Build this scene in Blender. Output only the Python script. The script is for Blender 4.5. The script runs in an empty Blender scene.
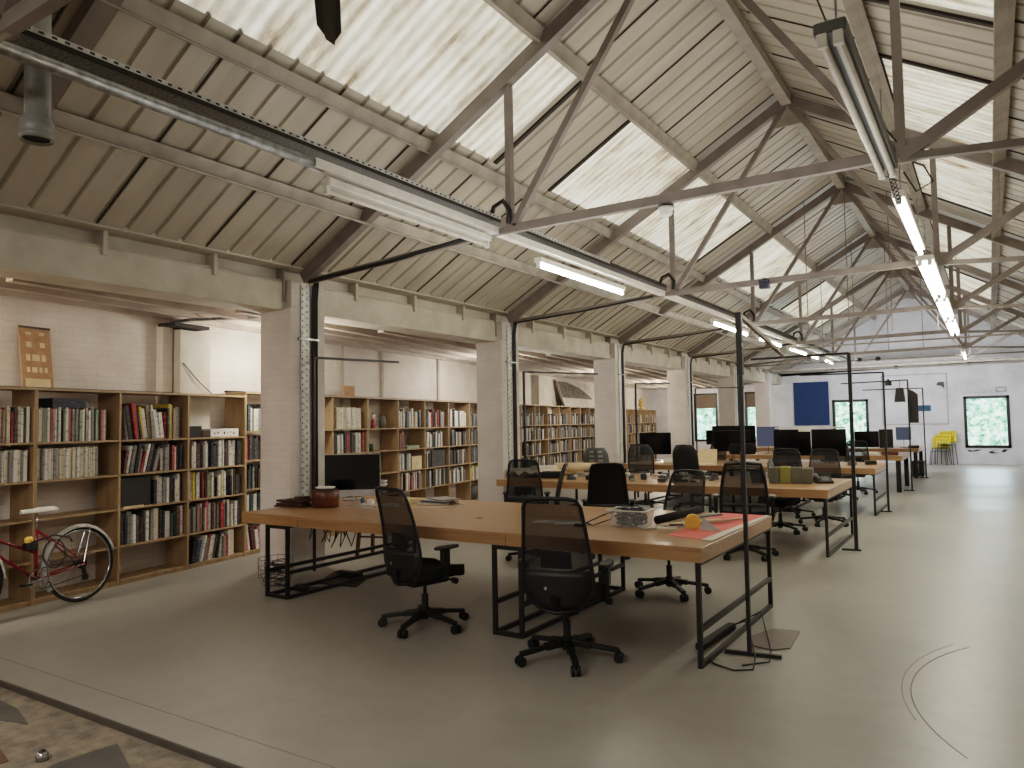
import bpy, math, random
from mathutils import Vector, Matrix
random.seed(7)
C = bpy.context.scene.collection
PI = math.pi
def rad(d): return d*PI/180

# ---------------------------------------------------------------- materials
def nodes(name):
    m = bpy.data.materials.new(name); m.use_nodes = True
    nt = m.node_tree; b = nt.nodes['Principled BSDF']
    return m, nt, b
def N(nt, t, **k):
    n = nt.nodes.new(t)
    for a, v in k.items():
        if a.startswith('i_'): n.inputs[a[2:].replace('_', ' ')].default_value = v
        else: setattr(n, a, v)
    return n
def lin(c):
    return tuple((x/12.92 if x <= .04045 else ((x+.055)/1.055)**2.4) for x in [v/255 for v in c])+(1,)
def mat(name, col, rough=.6, metal=0., col2=None, scale=8., stretch=(1, 1, 1), bump=0., spec=.5, alpha=1., emit=0., rvar=0.):
    m, nt, b = nodes(name); c1 = lin(col)
    b.inputs['Roughness'].default_value = rough; b.inputs['Metallic'].default_value = metal
    b.inputs['Specular IOR Level'].default_value = spec
    tc = N(nt, 'ShaderNodeTexCoord'); mp = N(nt, 'ShaderNodeMapping'); mp.inputs['Scale'].default_value = stretch
    nt.links.new(tc.outputs['Object'], mp.inputs[0])
    nz = N(nt, 'ShaderNodeTexNoise'); nz.inputs['Scale'].default_value = scale; nz.inputs['Detail'].default_value = 5
    nt.links.new(mp.outputs[0], nz.inputs['Vector'])
    c2 = lin(col2) if col2 else tuple(x*.82 for x in c1[:3])+(1,)
    r = N(nt, 'ShaderNodeValToRGB'); r.color_ramp.elements[0].position = .35; r.color_ramp.elements[1].position = .68
    r.color_ramp.elements[0].color = c1; r.color_ramp.elements[1].color = c2
    nt.links.new(nz.outputs['Fac'], r.inputs[0]); nt.links.new(r.outputs[0], b.inputs['Base Color'])
    if bump:
        bp = N(nt, 'ShaderNodeBump'); bp.inputs['Strength'].default_value = bump; bp.inputs['Distance'].default_value = .01
        nt.links.new(nz.outputs['Fac'], bp.inputs['Height']); nt.links.new(bp.outputs[0], b.inputs['Normal'])
    if rvar:
        mr = N(nt, 'ShaderNodeMapRange'); mr.inputs['To Min'].default_value = rough-rvar; mr.inputs['To Max'].default_value = rough+rvar
        nt.links.new(nz.outputs['Fac'], mr.inputs[0]); nt.links.new(mr.outputs[0], b.inputs['Roughness'])
    if emit:
        b.inputs['Emission Strength'].default_value = emit; nt.links.new(r.outputs[0], b.inputs['Emission Color'])
    b.inputs['Alpha'].default_value = alpha
    return m
def brick_mat(name, col, mortar, bump=.5, scale=1.):
    m, nt, b = nodes(name); b.inputs['Roughness'].default_value = .75
    tc = N(nt, 'ShaderNodeNewGeometry'); s = N(nt, 'ShaderNodeSeparateXYZ'); a = N(nt, 'ShaderNodeMath', operation='ADD'); c = N(nt, 'ShaderNodeCombineXYZ')
    nt.links.new(tc.outputs['Position'], s.inputs[0]); nt.links.new(s.outputs[0], a.inputs[0]); nt.links.new(s.outputs[1], a.inputs[1])
    nt.links.new(a.outputs[0], c.inputs[0]); nt.links.new(s.outputs[2], c.inputs[1])
    br = N(nt, 'ShaderNodeTexBrick'); br.inputs['Scale'].default_value = scale
    br.inputs['Brick Width'].default_value = .225; br.inputs['Row Height'].default_value = .068; br.inputs['Mortar Size'].default_value = .006
    br.inputs['Mortar Smooth'].default_value = .6; br.inputs['Bias'].default_value = 0
    br.inputs['Color1'].default_value = lin(col); br.inputs['Color2'].default_value = tuple(x*.95 for x in lin(col)[:3])+(1,); br.inputs['Mortar'].default_value = lin(mortar)
    nt.links.new(c.outputs[0], br.inputs['Vector'])
    nz = N(nt, 'ShaderNodeTexNoise'); nz.inputs['Scale'].default_value = 1.6; nz.inputs['Detail'].default_value = 8
    nt.links.new(tc.outputs['Position'], nz.inputs['Vector'])
    mx = N(nt, 'ShaderNodeMix', data_type='RGBA', blend_type='MULTIPLY'); mx.inputs[0].default_value = .5
    rp = N(nt, 'ShaderNodeValToRGB'); rp.color_ramp.elements[0].color = (.62, .58, .54, 1); rp.color_ramp.elements[0].position = .3; rp.color_ramp.elements[1].position = .6
    nt.links.new(nz.outputs['Fac'], rp.inputs[0]); nt.links.new(br.outputs['Color'], mx.inputs[6]); nt.links.new(rp.outputs[0], mx.inputs[7])
    nt.links.new(mx.outputs[2], b.inputs['Base Color'])
    bp = N(nt, 'ShaderNodeBump'); bp.inputs['Strength'].default_value = bump; bp.inputs['Distance'].default_value = .006; bp.invert = True
    ad = N(nt, 'ShaderNodeMath', operation='ADD'); n2 = N(nt, 'ShaderNodeTexNoise'); n2.inputs['Scale'].default_value = 14
    nt.links.new(tc.outputs['Position'], n2.inputs['Vector'])
    nt.links.new(br.outputs['Fac'], ad.inputs[0]); nt.links.new(n2.outputs['Fac'], ad.inputs[1])
    nt.links.new(ad.outputs[0], bp.inputs['Height']); nt.links.new(bp.outputs[0], b.inputs['Normal'])
    return m
def emis(name, col, s):
    m = bpy.data.materials.new(name); m.use_nodes = True; nt = m.node_tree
    nt.nodes.remove(nt.nodes['Principled BSDF']); e = N(nt, 'ShaderNodeEmission'); e.inputs[0].default_value = lin(col); e.inputs[1].default_value = s
    nt.links.new(e.outputs[0], nt.nodes['Material Output'].inputs[0]); return m
def mesh_fabric(name, col, op):
    m = bpy.data.materials.new(name); m.use_nodes = True; nt = m.node_tree; b = nt.nodes['Principled BSDF']
    b.inputs['Base Color'].default_value = lin(col); b.inputs['Roughness'].default_value = .7
    t = N(nt, 'ShaderNodeBsdfTransparent'); mx = N(nt, 'ShaderNodeMixShader'); mx.inputs[0].default_value = op
    nt.links.new(t.outputs[0], mx.inputs[1]); nt.links.new(b.outputs[0], mx.inputs[2]); nt.links.new(mx.outputs[0], nt.nodes['Material Output'].inputs[0])
    return m
def floor_mat():
    m, nt, b = nodes('painted_concrete')
    g = N(nt, 'ShaderNodeNewGeometry')
    n1 = N(nt, 'ShaderNodeTexNoise'); n1.inputs['Scale'].default_value = .55; n1.inputs['Detail'].default_value = 7; n1.inputs['Roughness'].default_value = .6
    n2 = N(nt, 'ShaderNodeTexNoise'); n2.inputs['Scale'].default_value = 7; n2.inputs['Detail'].default_value = 8
    for n in (n1, n2): nt.links.new(g.outputs['Position'], n.inputs['Vector'])
    r = N(nt, 'ShaderNodeValToRGB'); r.color_ramp.elements[0].position = .3; r.color_ramp.elements[1].position = .7
    r.color_ramp.elements[0].color = lin((132, 129, 121)); r.color_ramp.elements[1].color = lin((158, 155, 146))
    nt.links.new(n1.outputs['Fac'], r.inputs[0])
    r2 = N(nt, 'ShaderNodeValToRGB'); r2.color_ramp.elements[0].position = .3; r2.color_ramp.elements[0].color = (.8, .79, .77, 1); r2.color_ramp.elements[1].position = .55
    nt.links.new(n2.outputs['Fac'], r2.inputs[0])
    mx = N(nt, 'ShaderNodeMix', data_type='RGBA', blend_type='MULTIPLY'); mx.inputs[0].default_value = .35
    nt.links.new(r.outputs[0], mx.inputs[6]); nt.links.new(r2.outputs[0], mx.inputs[7]); nt.links.new(mx.outputs[2], b.inputs['Base Color'])
    mr = N(nt, 'ShaderNodeMapRange'); mr.inputs['To Min'].default_value = .24; mr.inputs['To Max'].default_value = .5
    nt.links.new(n1.outputs['Fac'], mr.inputs[0]); nt.links.new(mr.outputs[0], b.inputs['Roughness'])
    bp = N(nt, 'ShaderNodeBump'); bp.inputs['Strength'].default_value = .06; bp.inputs['Distance'].default_value = .01
    nt.links.new(n2.outputs['Fac'], bp.inputs['Height']); nt.links.new(bp.outputs[0], b.inputs['Normal'])
    return m
def skylight_mat(s):
    m = bpy.data.materials.new('fibreglass_rooflight'); m.use_nodes = True; nt = m.node_tree
    nt.nodes.remove(nt.nodes['Principled BSDF']); g = N(nt, 'ShaderNodeNewGeometry')
    mp = N(nt, 'ShaderNodeMapping'); mp.inputs['Scale'].default_value = (1.2, 3.2, 1.2)
    nt.links.new(g.outputs['Position'], mp.inputs[0])
    n1 = N(nt, 'ShaderNodeTexNoise'); n1.inputs['Scale'].default_value = 1.1; n1.inputs['Detail'].default_value = 7; n1.inputs['Roughness'].default_value = .65
    nt.links.new(mp.outputs[0], n1.inputs['Vector'])
    r = N(nt, 'ShaderNodeValToRGB'); e = r.color_ramp.elements
    e[0].position = .30; e[0].color = lin((128, 104, 80)); e[1].position = .66; e[1].color = lin((240, 240, 228))
    k = e.new(.42); k.color = lin((196, 186, 166))
    nt.links.new(n1.outputs['Fac'], r.inputs[0])
    sp = N(nt, 'ShaderNodeSeparateXYZ'); nt.links.new(g.outputs['Position'], sp.inputs[0]); w_ = N(nt, 'ShaderNodeMath', operation='MULTIPLY'); w_.inputs[1].default_value = 2*math.pi/.13; nt.links.new(sp.outputs[1], w_.inputs[0])
    sn = N(nt, 'ShaderNodeMath', operation='SINE'); nt.links.new(w_.outputs[0], sn.inputs[0]); mr = N(nt, 'ShaderNodeMapRange'); mr.inputs['From Min'].default_value = -1; mr.inputs['To Min'].default_value = s*.55; mr.inputs['To Max'].default_value = s*1.2; nt.links.new(sn.outputs[0], mr.inputs[0])
    em = N(nt, 'ShaderNodeEmission'); nt.links.new(mr.outputs[0], em.inputs[1]); nt.links.new(r.outputs[0], em.inputs[0])
    d = N(nt, 'ShaderNodeBsdfDiffuse'); nt.links.new(r.outputs[0], d.inputs[0])
    a = N(nt, 'ShaderNodeAddShader'); nt.links.new(em.outputs[0], a.inputs[0]); nt.links.new(d.outputs[0], a.inputs[1])
    nt.links.new(a.outputs[0], nt.nodes['Material Output'].inputs[0]); return m
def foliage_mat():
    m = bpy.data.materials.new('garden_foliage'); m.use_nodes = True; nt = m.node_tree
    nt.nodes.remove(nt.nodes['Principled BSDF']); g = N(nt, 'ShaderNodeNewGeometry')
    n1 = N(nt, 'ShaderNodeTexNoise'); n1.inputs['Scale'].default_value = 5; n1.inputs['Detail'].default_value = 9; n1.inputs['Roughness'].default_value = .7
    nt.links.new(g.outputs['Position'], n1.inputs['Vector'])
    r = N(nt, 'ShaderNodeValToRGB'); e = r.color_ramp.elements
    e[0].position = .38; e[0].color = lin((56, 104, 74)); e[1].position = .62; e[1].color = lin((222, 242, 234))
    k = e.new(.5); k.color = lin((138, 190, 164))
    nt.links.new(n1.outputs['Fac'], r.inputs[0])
    em = N(nt, 'ShaderNodeEmission'); em.inputs[1].default_value = 2.3; nt.links.new(r.outputs[0], em.inputs[0])  # emission puts the daylight on the trees into the material
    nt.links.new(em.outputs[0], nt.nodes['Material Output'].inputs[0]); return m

M = dict(
 floor=floor_mat(), wall=brick_mat('white_painted_brick', (222, 212, 202), (212, 202, 192), .32),
 pillar=brick_mat('painted_brick_pillar', (206, 198, 192), (198, 190, 184), .25),
 gable=brick_mat('pale_grey_painted_brick', (214, 215, 220), (202, 203, 208), .25),
 beam=mat('cream_painted_concrete', (196, 190, 176), .75, col2=(172, 164, 150), scale=3, bump=.15),
 joist=mat('painted_timber', (190, 178, 165), .8, col2=(168, 154, 142), scale=3),
 sheet=mat('cream_roof_sheet', (176, 169, 154), .42, col2=(158, 150, 135), scale=2, stretch=(.4, 2.5, .4), rvar=.1),
 steel=mat('cream_painted_steel', (158, 150, 138), .5, col2=(134, 127, 116), scale=5),
 mauve=mat('mauve_grey_painted_steel', (128, 119, 113), .5, col2=(110, 102, 96), scale=5),
 darksteel=mat('grey_painted_steel', (120, 112, 104), .5),
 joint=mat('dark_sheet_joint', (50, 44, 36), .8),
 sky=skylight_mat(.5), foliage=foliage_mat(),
 galv=mat('galvanised_steel', (165, 166, 164), .35, .8, col2=(120, 121, 120), scale=20),
 galvdark=mat('perforated_galvanised_steel', (120, 120, 116), .5, .3, col2=(40, 40, 38), scale=70),
 galvlight=mat('bright_galvanised_steel', (205, 206, 204), .45, .1, col2=(168, 168, 166), scale=20),
 white=mat('white_enamel', (225, 222, 214), .4), tube=emis('lit_tube', (255, 248, 230), 34), deadtube=mat('unlit_tube', (196, 190, 178), .25),
 oak=mat('oak_veneer_desk', (166, 130, 92), .3, col2=(146, 110, 74), scale=3, stretch=(.6, 14, 6)),
 ply=mat('birch_ply', (168, 142, 108), .5, col2=(148, 122, 90), scale=3, stretch=(4, 4, .8)),
 metal=mat('black_steel', (26, 23, 21), .45, .1), cable=mat('black_cable', (18, 18, 19), .5), wcable=mat('white_cable', (215, 212, 205), .5),
 plastic=mat('black_plastic', (13, 13, 14), .5), fabric=mat('black_fabric', (14, 14, 15), .9), net=mesh_fabric('black_mesh_fabric', (12, 12, 13), .82),
 netopen=mesh_fabric('open_grey_mesh_fabric', (60, 62, 60), .6), grey=mat('grey_plastic', (92, 94, 92), .5), chrome=mat('chrome', (190, 190, 192), .15, 1.),
 screen=mat('dark_glass_screen', (6, 6, 8), .12), lit=emis('lit_screen', (110, 118, 140), .3), bluescreen=emis('blue_lit_screen', (96, 102, 120), .3),
 alu=mat('brushed_aluminium', (176, 174, 172), .4, .5), paper=mat('white_paper', (222, 216, 204), .8), cream=mat('cream_card', (224, 200, 160), .7),
 redpaint=mat('red_frame_paint', (118, 20, 34), .25), rubber=mat('tyre_rubber', (24, 23, 22), .8), dkwood=mat('dark_brown_wood', (62, 38, 26), .45, col2=(40, 24, 17), scale=6, stretch=(1, 1, 8)),
 drum=mat('reddish_brown_wood', (96, 54, 33), .35, col2=(66, 34, 20), scale=5, stretch=(2, 2, 8)),
 pink=mat('pink_red_cutting_mat', (226, 108, 100), .7), yellow=mat('yellow_plastic', (222, 190, 20), .45), tape=mat('yellow_tape', (226, 184, 84), .4), green=mat('dark_green_plastic', (20, 70, 46), .5),
 blue=mat('blue_felt_board', (36, 58, 96), .9, col2=(32, 52, 88), scale=14), tealsign=mat('teal_blue_board', (44, 78, 104), .8), card=mat('brown_cardboard', (176, 138, 104), .85, col2=(158, 120, 88), scale=14),
 pvc=mat('grey_pvc_pipe', (132, 132, 128), .4), rough=mat('worn_concrete', (132, 121, 104), .85, col2=(98, 90, 79), scale=12, bump=2.2), slab=mat('dark_stone_slab', (84, 81, 76), .7, col2=(70, 67, 63), scale=6),
 rust=mat('rust_brown_mat', (92, 66, 54), .8), clear=mesh_fabric('clear_plastic_tub', (205, 210, 214), .22), glass=None, blind=mat('woven_blind', (112, 98, 84), .9, col2=(92, 80, 68), scale=3, stretch=(1, 1, 30)),
 gold=mat('gilded_plaster', (196, 162, 92), .35, .3), photo=mat('sepia_photo_print', (226, 216, 202), .6, col2=(196, 184, 168), scale=3), photodark=mat('dark_photo_crowd', (120, 108, 88), .7, col2=(40, 36, 28), scale=9),
 sketch=mat('grey_pencil_drawing', (176, 176, 178), .9, col2=(140, 140, 144), scale=18), stonebox=mat('grey_green_fabric_box', (92, 92, 80), .8), olive=mat('olive_fabric', (128, 124, 66), .8), basket=mat('grey_wire', (96, 90, 84), .5, .5),
)
g = bpy.data.materials.new('window_glass'); g.use_nodes = True; _nt = g.node_tree
_gl = N(_nt, 'ShaderNodeBsdfGlossy'); _gl.inputs['Roughness'].default_value = .02; _tr = N(_nt, 'ShaderNodeBsdfTransparent'); _mx = N(_nt, 'ShaderNodeMixShader'); _mx.inputs[0].default_value = .07
_nt.nodes.remove(_nt.nodes['Principled BSDF']); _nt.links.new(_tr.outputs[0], _mx.inputs[1]); _nt.links.new(_gl.outputs[0], _mx.inputs[2]); _nt.links.new(_mx.outputs[0], _nt.nodes['Material Output'].inputs[0])
M['glass'] = g

# ---------------------------------------------------------------- mesh builder
class MB:
    def __init__(s): s.v = []; s.f = []; s.m = []; s.mi = 0; s.T = Matrix()
    def add(s, vs, fs):
        n = len(s.v); s.v += [tuple(s.T @ Vector(p)) for p in vs]
        for f in fs: s.f.append([i+n for i in f]); s.m.append(s.mi)
        return s
    def box(s, x0, y0, z0, x1, y1, z1):
        v = [(x, y, z) for z in (z0, z1) for y in (y0, y1) for x in (x0, x1)]
        return s.add(v, [(0, 2, 3, 1), (4, 5, 7, 6), (0, 1, 5, 4), (2, 6, 7, 3), (0, 4, 6, 2), (1, 3, 7, 5)])
    def bbox(s, x0, y0, z0, x1, y1, z1, b=.004):
        # box with chamfered vertical + horizontal edges
        v = []; 
        for (z, k) in ((z0, b), (z0+b, 0), (z1-b, 0), (z1, b)):
            for (x, y) in ((x0+b+k, y0+k), (x1-b-k, y0+k), (x1-k, y0+b+k), (x1-k, y1-b-k), (x1-b-k, y1-k), (x0+b+k, y1-k), (x0+k, y1-b-k), (x0+k, y0+b+k)): v.append((x, y, z))
        f = [tuple(range(7, -1, -1)), tuple(range(24, 32))]
        for r in range(3):
            for i in range(8): j = (i+1) % 8; f.append((r*8+i, r*8+j, r*8+8+j, r*8+8+i))
        return s.add(v, f)
    def bar(s, a, b, w, h=None, up=(0, 0, 1)):
        a = Vector(a); b = Vector(b); d = (b-a).normalized(); u = Vector(up)
        if abs(d.dot(u)) > .98: u = Vector((0, 1, 0))
        x = d.cross(u).normalized(); y = x.cross(d); h = h or w
        v = []
        for p in (a, b):
            for i, j in ((-1, -1), (1, -1), (1, 1), (-1, 1)): v.append(p+x*(i*w/2)+y*(j*h/2))
        return s.add(v, [(0, 3, 2, 1), (4, 5, 6, 7), (0, 1, 5, 4), (1, 2, 6, 5), (2, 3, 7, 6), (3, 0, 4, 7)])
    def tube(s, pts, r, n=8, closed=False, r2=None):
        pts = [Vector(p) for p in pts]; k = len(pts); rings = []
        t0 = (pts[1]-pts[0]).normalized(); ref = Vector((0, 0, 1)) if abs(t0.z) < .9 else Vector((0, 1, 0)); nx = t0.cross(ref).normalized()
        for i in range(k):
            if closed: t = (pts[(i+1) % k]-pts[i-1]).normalized()
            elif i == 0: t = pts[1]-pts[0]
            elif i == k-1: t = pts[-1]-pts[-2]
            else: t = pts[i+1]-pts[i-1]
            t = t.normalized(); nx = (nx-t*nx.dot(t)); nx = nx.normalized() if nx.length > 1e-6 else t.orthogonal().normalized(); ny = t.cross(nx)
            rr = r if r2 is None else r+(r2-r)*i/(k-1)
            rings.append([pts[i]+(nx*math.cos(2*PI*j/n)+ny*math.sin(2*PI*j/n))*rr for j in range(n)])
        v = [p for q in rings for p in q]; f = []
        for i in range(k if closed else k-1):
            i2 = (i+1) % k
            for j in range(n): f.append((i*n+j, i*n+(j+1) % n, i2*n+(j+1) % n, i2*n+j))
        if not closed: f += [tuple(range(n-1, -1, -1)), tuple(range((k-1)*n, k*n))]
        return s.add(v, f)
    def lathe(s, prof, n=20, c=(0, 0, 0), cap=True):
        v = []; f = []
        for (r, z) in prof:
            for j in range(n): v.append((c[0]+r*math.cos(2*PI*j/n), c[1]+r*math.sin(2*PI*j/n), c[2]+z))
        for i in range(len(prof)-1):
            for j in range(n): f.append((i*n+j, i*n+(j+1) % n, (i+1)*n+(j+1) % n, (i+1)*n+j))
        if cap: f += [tuple(range(n-1, -1, -1)), tuple(range((len(prof)-1)*n, len(prof)*n))]
        return s.add(v, f)
    def prism(s, poly, z0, z1):
        n = len(poly); v = [(x, y, z0) for x, y in poly]+[(x, y, z1) for x, y in poly]
        f = [tuple(range(n-1, -1, -1)), tuple(range(n, 2*n))]+[(i, (i+1) % n, n+(i+1) % n, n+i) for i in range(n)]
        return s.add(v, f)
    def grid(s, P, thick=None):
        # P: rows of points; optional thickness vector
        R = len(P); K = len(P[0]); v = [p for r in P for p in r]
        f = [(i*K+j, i*K+j+1, (i+1)*K+j+1, (i+1)*K+j) for i in range(R-1) for j in range(K-1)]
        if thick is not None:
            t = Vector(thick); n = len(v); v = v+[Vector(p)+t for p in v]
            f += [tuple(n+q for q in reversed(x)) for x in f]
            edge = [(0, j) for j in range(K)]+[(i, K-1) for i in range(1, R)]+[(R-1, j) for j in range(K-2, -1, -1)]+[(i, 0) for i in range(R-2, 0, -1)]
            e = [i*K+j for i, j in edge]
            f += [(e[i], e[i-1], n+e[i-1], n+e[i]) for i in range(len(e))]
        return s.add(v, f)
    def build(s, name, mats, parent=None, loc=(0, 0, 0), rz=0, smooth=False, bevel=0, sub=0):
        me = bpy.data.meshes.new(name); me.from_pydata(s.v, [], s.f)
        if not isinstance(mats, (list, tuple)): mats = [mats]
        for x in mats: me.materials.append(x)
        for p, k in zip(me.polygons, s.m): p.material_index = min(k, len(mats)-1); p.use_smooth = smooth
        me.update()
        o = bpy.data.objects.new(name, me); C.objects.link(o); o.location = loc; o.rotation_euler = (0, 0, rz)
        if parent: o.parent = parent
        if bevel:
            b = o.modifiers.new('edge', 'BEVEL'); b.width = bevel; b.segments = 2; b.limit_method = 'ANGLE'; b.angle_limit = rad(40)
        if sub:
            b = o.modifiers.new('smooth', 'SUBSURF'); b.levels = sub; b.render_levels = sub
        return o
def at(m, T): m.T = T; return m
def tag(o, label, cat, group=None, kind=None):
    o['label'] = label; o['category'] = cat
    if group: o['group'] = group
    if kind: o['kind'] = kind
    return o
def thing(name, label, cat, loc=(0, 0, 0), rz=0, group=None, kind=None):
    o = bpy.data.objects.new(name, None); C.objects.link(o); o.location = loc; o.rotation_euler = (0, 0, rz); o.empty_display_size = .1
    return tag(o, label, cat, group, kind)
def struct(name, mb, m, label=None, **k):
    o = mb.build(name, m, **k); o['kind'] = 'structure'
    if label: o['label'] = label
    o['category'] = name.split('_')[0]
    return o
def dup(root, loc, rz, label, group=None):
    r = root.copy(); C.objects.link(r); r.location = loc; r.rotation_euler = (0, 0, rz); r['label'] = label
    if group: r['group'] = group
    def rec(src, dst):
        for ch in [o for o in kids.get(src.name, [])]:
            c = ch.copy(); C.objects.link(c); c.parent = dst; rec(ch, c)
    kids = {}
    for o in list(C.objects):
        if o.parent: kids.setdefault(o.parent.name, []).append(o)
    rec(root, r); return r

# ================================================================= SETTING
XL = lambda y: -6.7-.16*y                 # front line of the bookcases, skewed to the aisle
SK = Vector((-.16, 1, 0)).normalized(); NI = Vector((-1, -.16, 0)).normalized()
YF = 28.4
m = MB().box(-13, 2.27, -.3, 2.2, YF, 0); struct('floor', m, M['floor'], 'grey painted concrete floor running the length of the studio')
m = MB().box(-13, 2.478, 0, 2.2, 2.484, .0005); m.build('floor_joint_line', mat('joint_line', (122, 117, 108), .9))['kind'] = 'structure'
m = MB().box(-13, 2.27, 0, 2.2, 2.47, .0035); struct('trim_1', m, M['floor'], 'patched concrete border strip along the floor edge')
m = MB().box(-13, -3.5, -.3, 2.2, 2.262, -.035); struct('floor_lower', m, M['rough'], 'worn rough concrete floor below the step')
m = MB().box(-13, 2.255, -.035, 2.2, 2.272, -.002); struct('trim_2', m, M['basket'], 'dark edge of the floor step')
# floor scratches
m = MB()
for cx, cy, r, a0, a1, w in ((1.3, 5.0, 1.75, 148, 214, .003), (1.42, 5.05, 1.92, 152, 200, .002)):
    m.tube([(cx+r*math.cos(rad(a0+(a1-a0)*q/16)), cy+r*math.sin(rad(a0+(a1-a0)*q/16)), .0003) for q in range(17)], w, 4)
tag(m.build('floor_scratch', mat('scratch_mark', (134, 130, 120), .8)), 'curved dark scuff mark on the concrete in the open aisle', 'floor mark', kind='structure')
# paving slabs on lower floor
for k, (poly, mt, lb) in enumerate([([(-6.2, 2.2), (-4.75, 2.13), (-4.45, 2.05), (-4.9, 1.93), (-6.4, 1.95)], 'slab', 'dark stone slab let into the rough floor at the left'),
        ([(-3.78, 2.16), (-3.3, 1.98), (-2.9, 1.5), (-3.7, 1.5), (-3.82, 1.9)], 'slab', 'dark grey slab in the rough floor beside the step'),
        ([(-4.35, 1.85), (-4.05, 1.78), (-4.0, 1.3), (-5.2, 1.5)], 'rust', 'rust brown slab corner at the bottom edge of the rough floor')]):
    m = MB().prism(poly, -.035, -.031); tag(m.build('floor_slab', M[mt]), lb, 'slab', kind='structure')
t = thing('floor_socket', 'small chrome ringed black knob standing on the rough floor below the step', 'knob', (-3.92, 1.87, -.035))
MB().lathe([(.028, 0), (.03, .02), (.024, .035), (.018, .04)], 16).build('chrome_ring', M['chrome'], t, smooth=True)
MB().lathe([(.017, .036), (.016, .044), (.008, .05), (.001, .051)], 16).build('knob', M['plastic'], t, smooth=True)

# walls
# left annex back wall (skewed)
a = Vector((XL(-3.5)-.40, -3.5, 0)); b = Vector((XL(YF)-.40, YF, 0)); n = NI*.25
m = MB().add([a, b, b+n, a+n]+[p+Vector((0, 0, 3.1)) for p in (a, b, b+n, a+n)], [(0, 3, 2, 1), (4, 5, 6, 7), (0, 1, 5, 4), (1, 2, 6, 5), (2, 3, 7, 6), (3, 0, 4, 7)])
struct('wall_left', m, M['wall'], 'white painted rough brick wall behind the bookcases')
# far wall with window holes
wins = [(-9.72, -8.80, .75, 2.60), (-7.75, -6.95, .75, 2.60), (-4.69, -3.53, .58, 2.20), (-.71, .54, .53, 2.20)]
m = MB(); xs = [-13]+[v for w in wins for v in w[:2]]+[2.4]
for i in range(0, len(xs), 2): m.box(xs[i], YF, 0, xs[i+1], YF+.3, 3.2)
for x0, x1, z0, z1 in wins: m.box(x0, YF, 0, x1, YF+.3, z0); m.box(x0, YF, z1, x1, YF+.3, 3.2)
m.add([(-6.9, YF, 3.2), (2.4, YF, 3.2), (2.4, YF, 3.35), (-2, YF, 5.9), (-6.9, YF, 3.1)]+[(-6.9, YF+.3, 3.2), (2.4, YF+.3, 3.2), (2.4, YF+.3, 3.35), (-2, YF+.3, 5.9), (-6.9, YF+.3, 3.1)],
      [(0, 1, 2, 3, 4), (9, 8, 7, 6, 5), (1, 6, 7, 2), (2, 7, 8, 3), (3, 8, 9, 4)])
struct('wall_back', m, M['gable'], 'pale painted brick gable wall at the far end')
m = MB().box(2.2, -3.5, -.06, 2.45, YF+.3, 3.4); struct('wall_right', m, M['wall'], 'white painted brick wall on the right')
m = MB().box(-13, -3.8, -.06, 2.4, -3.5, 6); struct('wall_front', m, M['wall'], 'white painted wall behind the camera position')
for i, (x0, x1, z0, z1) in enumerate(wins):
    w = thing('window_%d' % (i+1), ['narrow far window with a half lowered woven blind between the brick pillars', 'sliver of a window beyond the sixth brick pillar', 'black framed far window beside the blue board', 'black framed far window right of the yellow chairs'][i], 'window', kind='structure')
    m = MB(); t_ = .085 if i > 1 else .07
    m.box(x0, YF-.03, z0, x0+t_, YF+.12, z1); m.box(x1-t_, YF-.03, z0, x1, YF+.12, z1); m.box(x0, YF-.03, z0, x1, YF+.12, z0+t_); m.box(x0, YF-.03, z1-t_, x1, YF+.12, z1)
    m.build('window_frame', M['metal'], w)
    MB().box(x0+t_, YF+.05, z0+t_, x1-t_, YF+.056, z1-t_).build('window_pane', M['glass'], w)
    if i < 2: MB().box(x0+.06, YF-.01, z1-.58, x1-.06, YF+.02, z1-.06).build('blind', M['blind'], w)
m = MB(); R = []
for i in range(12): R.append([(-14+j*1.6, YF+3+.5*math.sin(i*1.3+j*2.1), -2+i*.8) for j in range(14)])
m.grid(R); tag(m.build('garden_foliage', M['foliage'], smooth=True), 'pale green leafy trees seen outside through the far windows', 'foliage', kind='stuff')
# creeper hanging at the right window
m = MB()
for i in range(90):
    u = random.random(); x = .5-random.random()**1.5*.42; z = 2.12-random.random()*.75*(1 if x > .25 else .35); y = YF+.3+random.random()*.25; r = .035
    q = [Vector((random.uniform(-1, 1), random.uniform(-1, 1), random.uniform(-1, 1)))*r for _ in range(3)]
    m.add([Vector((x, y, z))+p for p in q], [(0, 1, 2)])
tag(m.build('creeper_leaves', emis('sunlit_leaf', (130, 170, 50), .9)), 'yellow green creeper leaves hanging over the right far window', 'creeper', kind='stuff')

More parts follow.
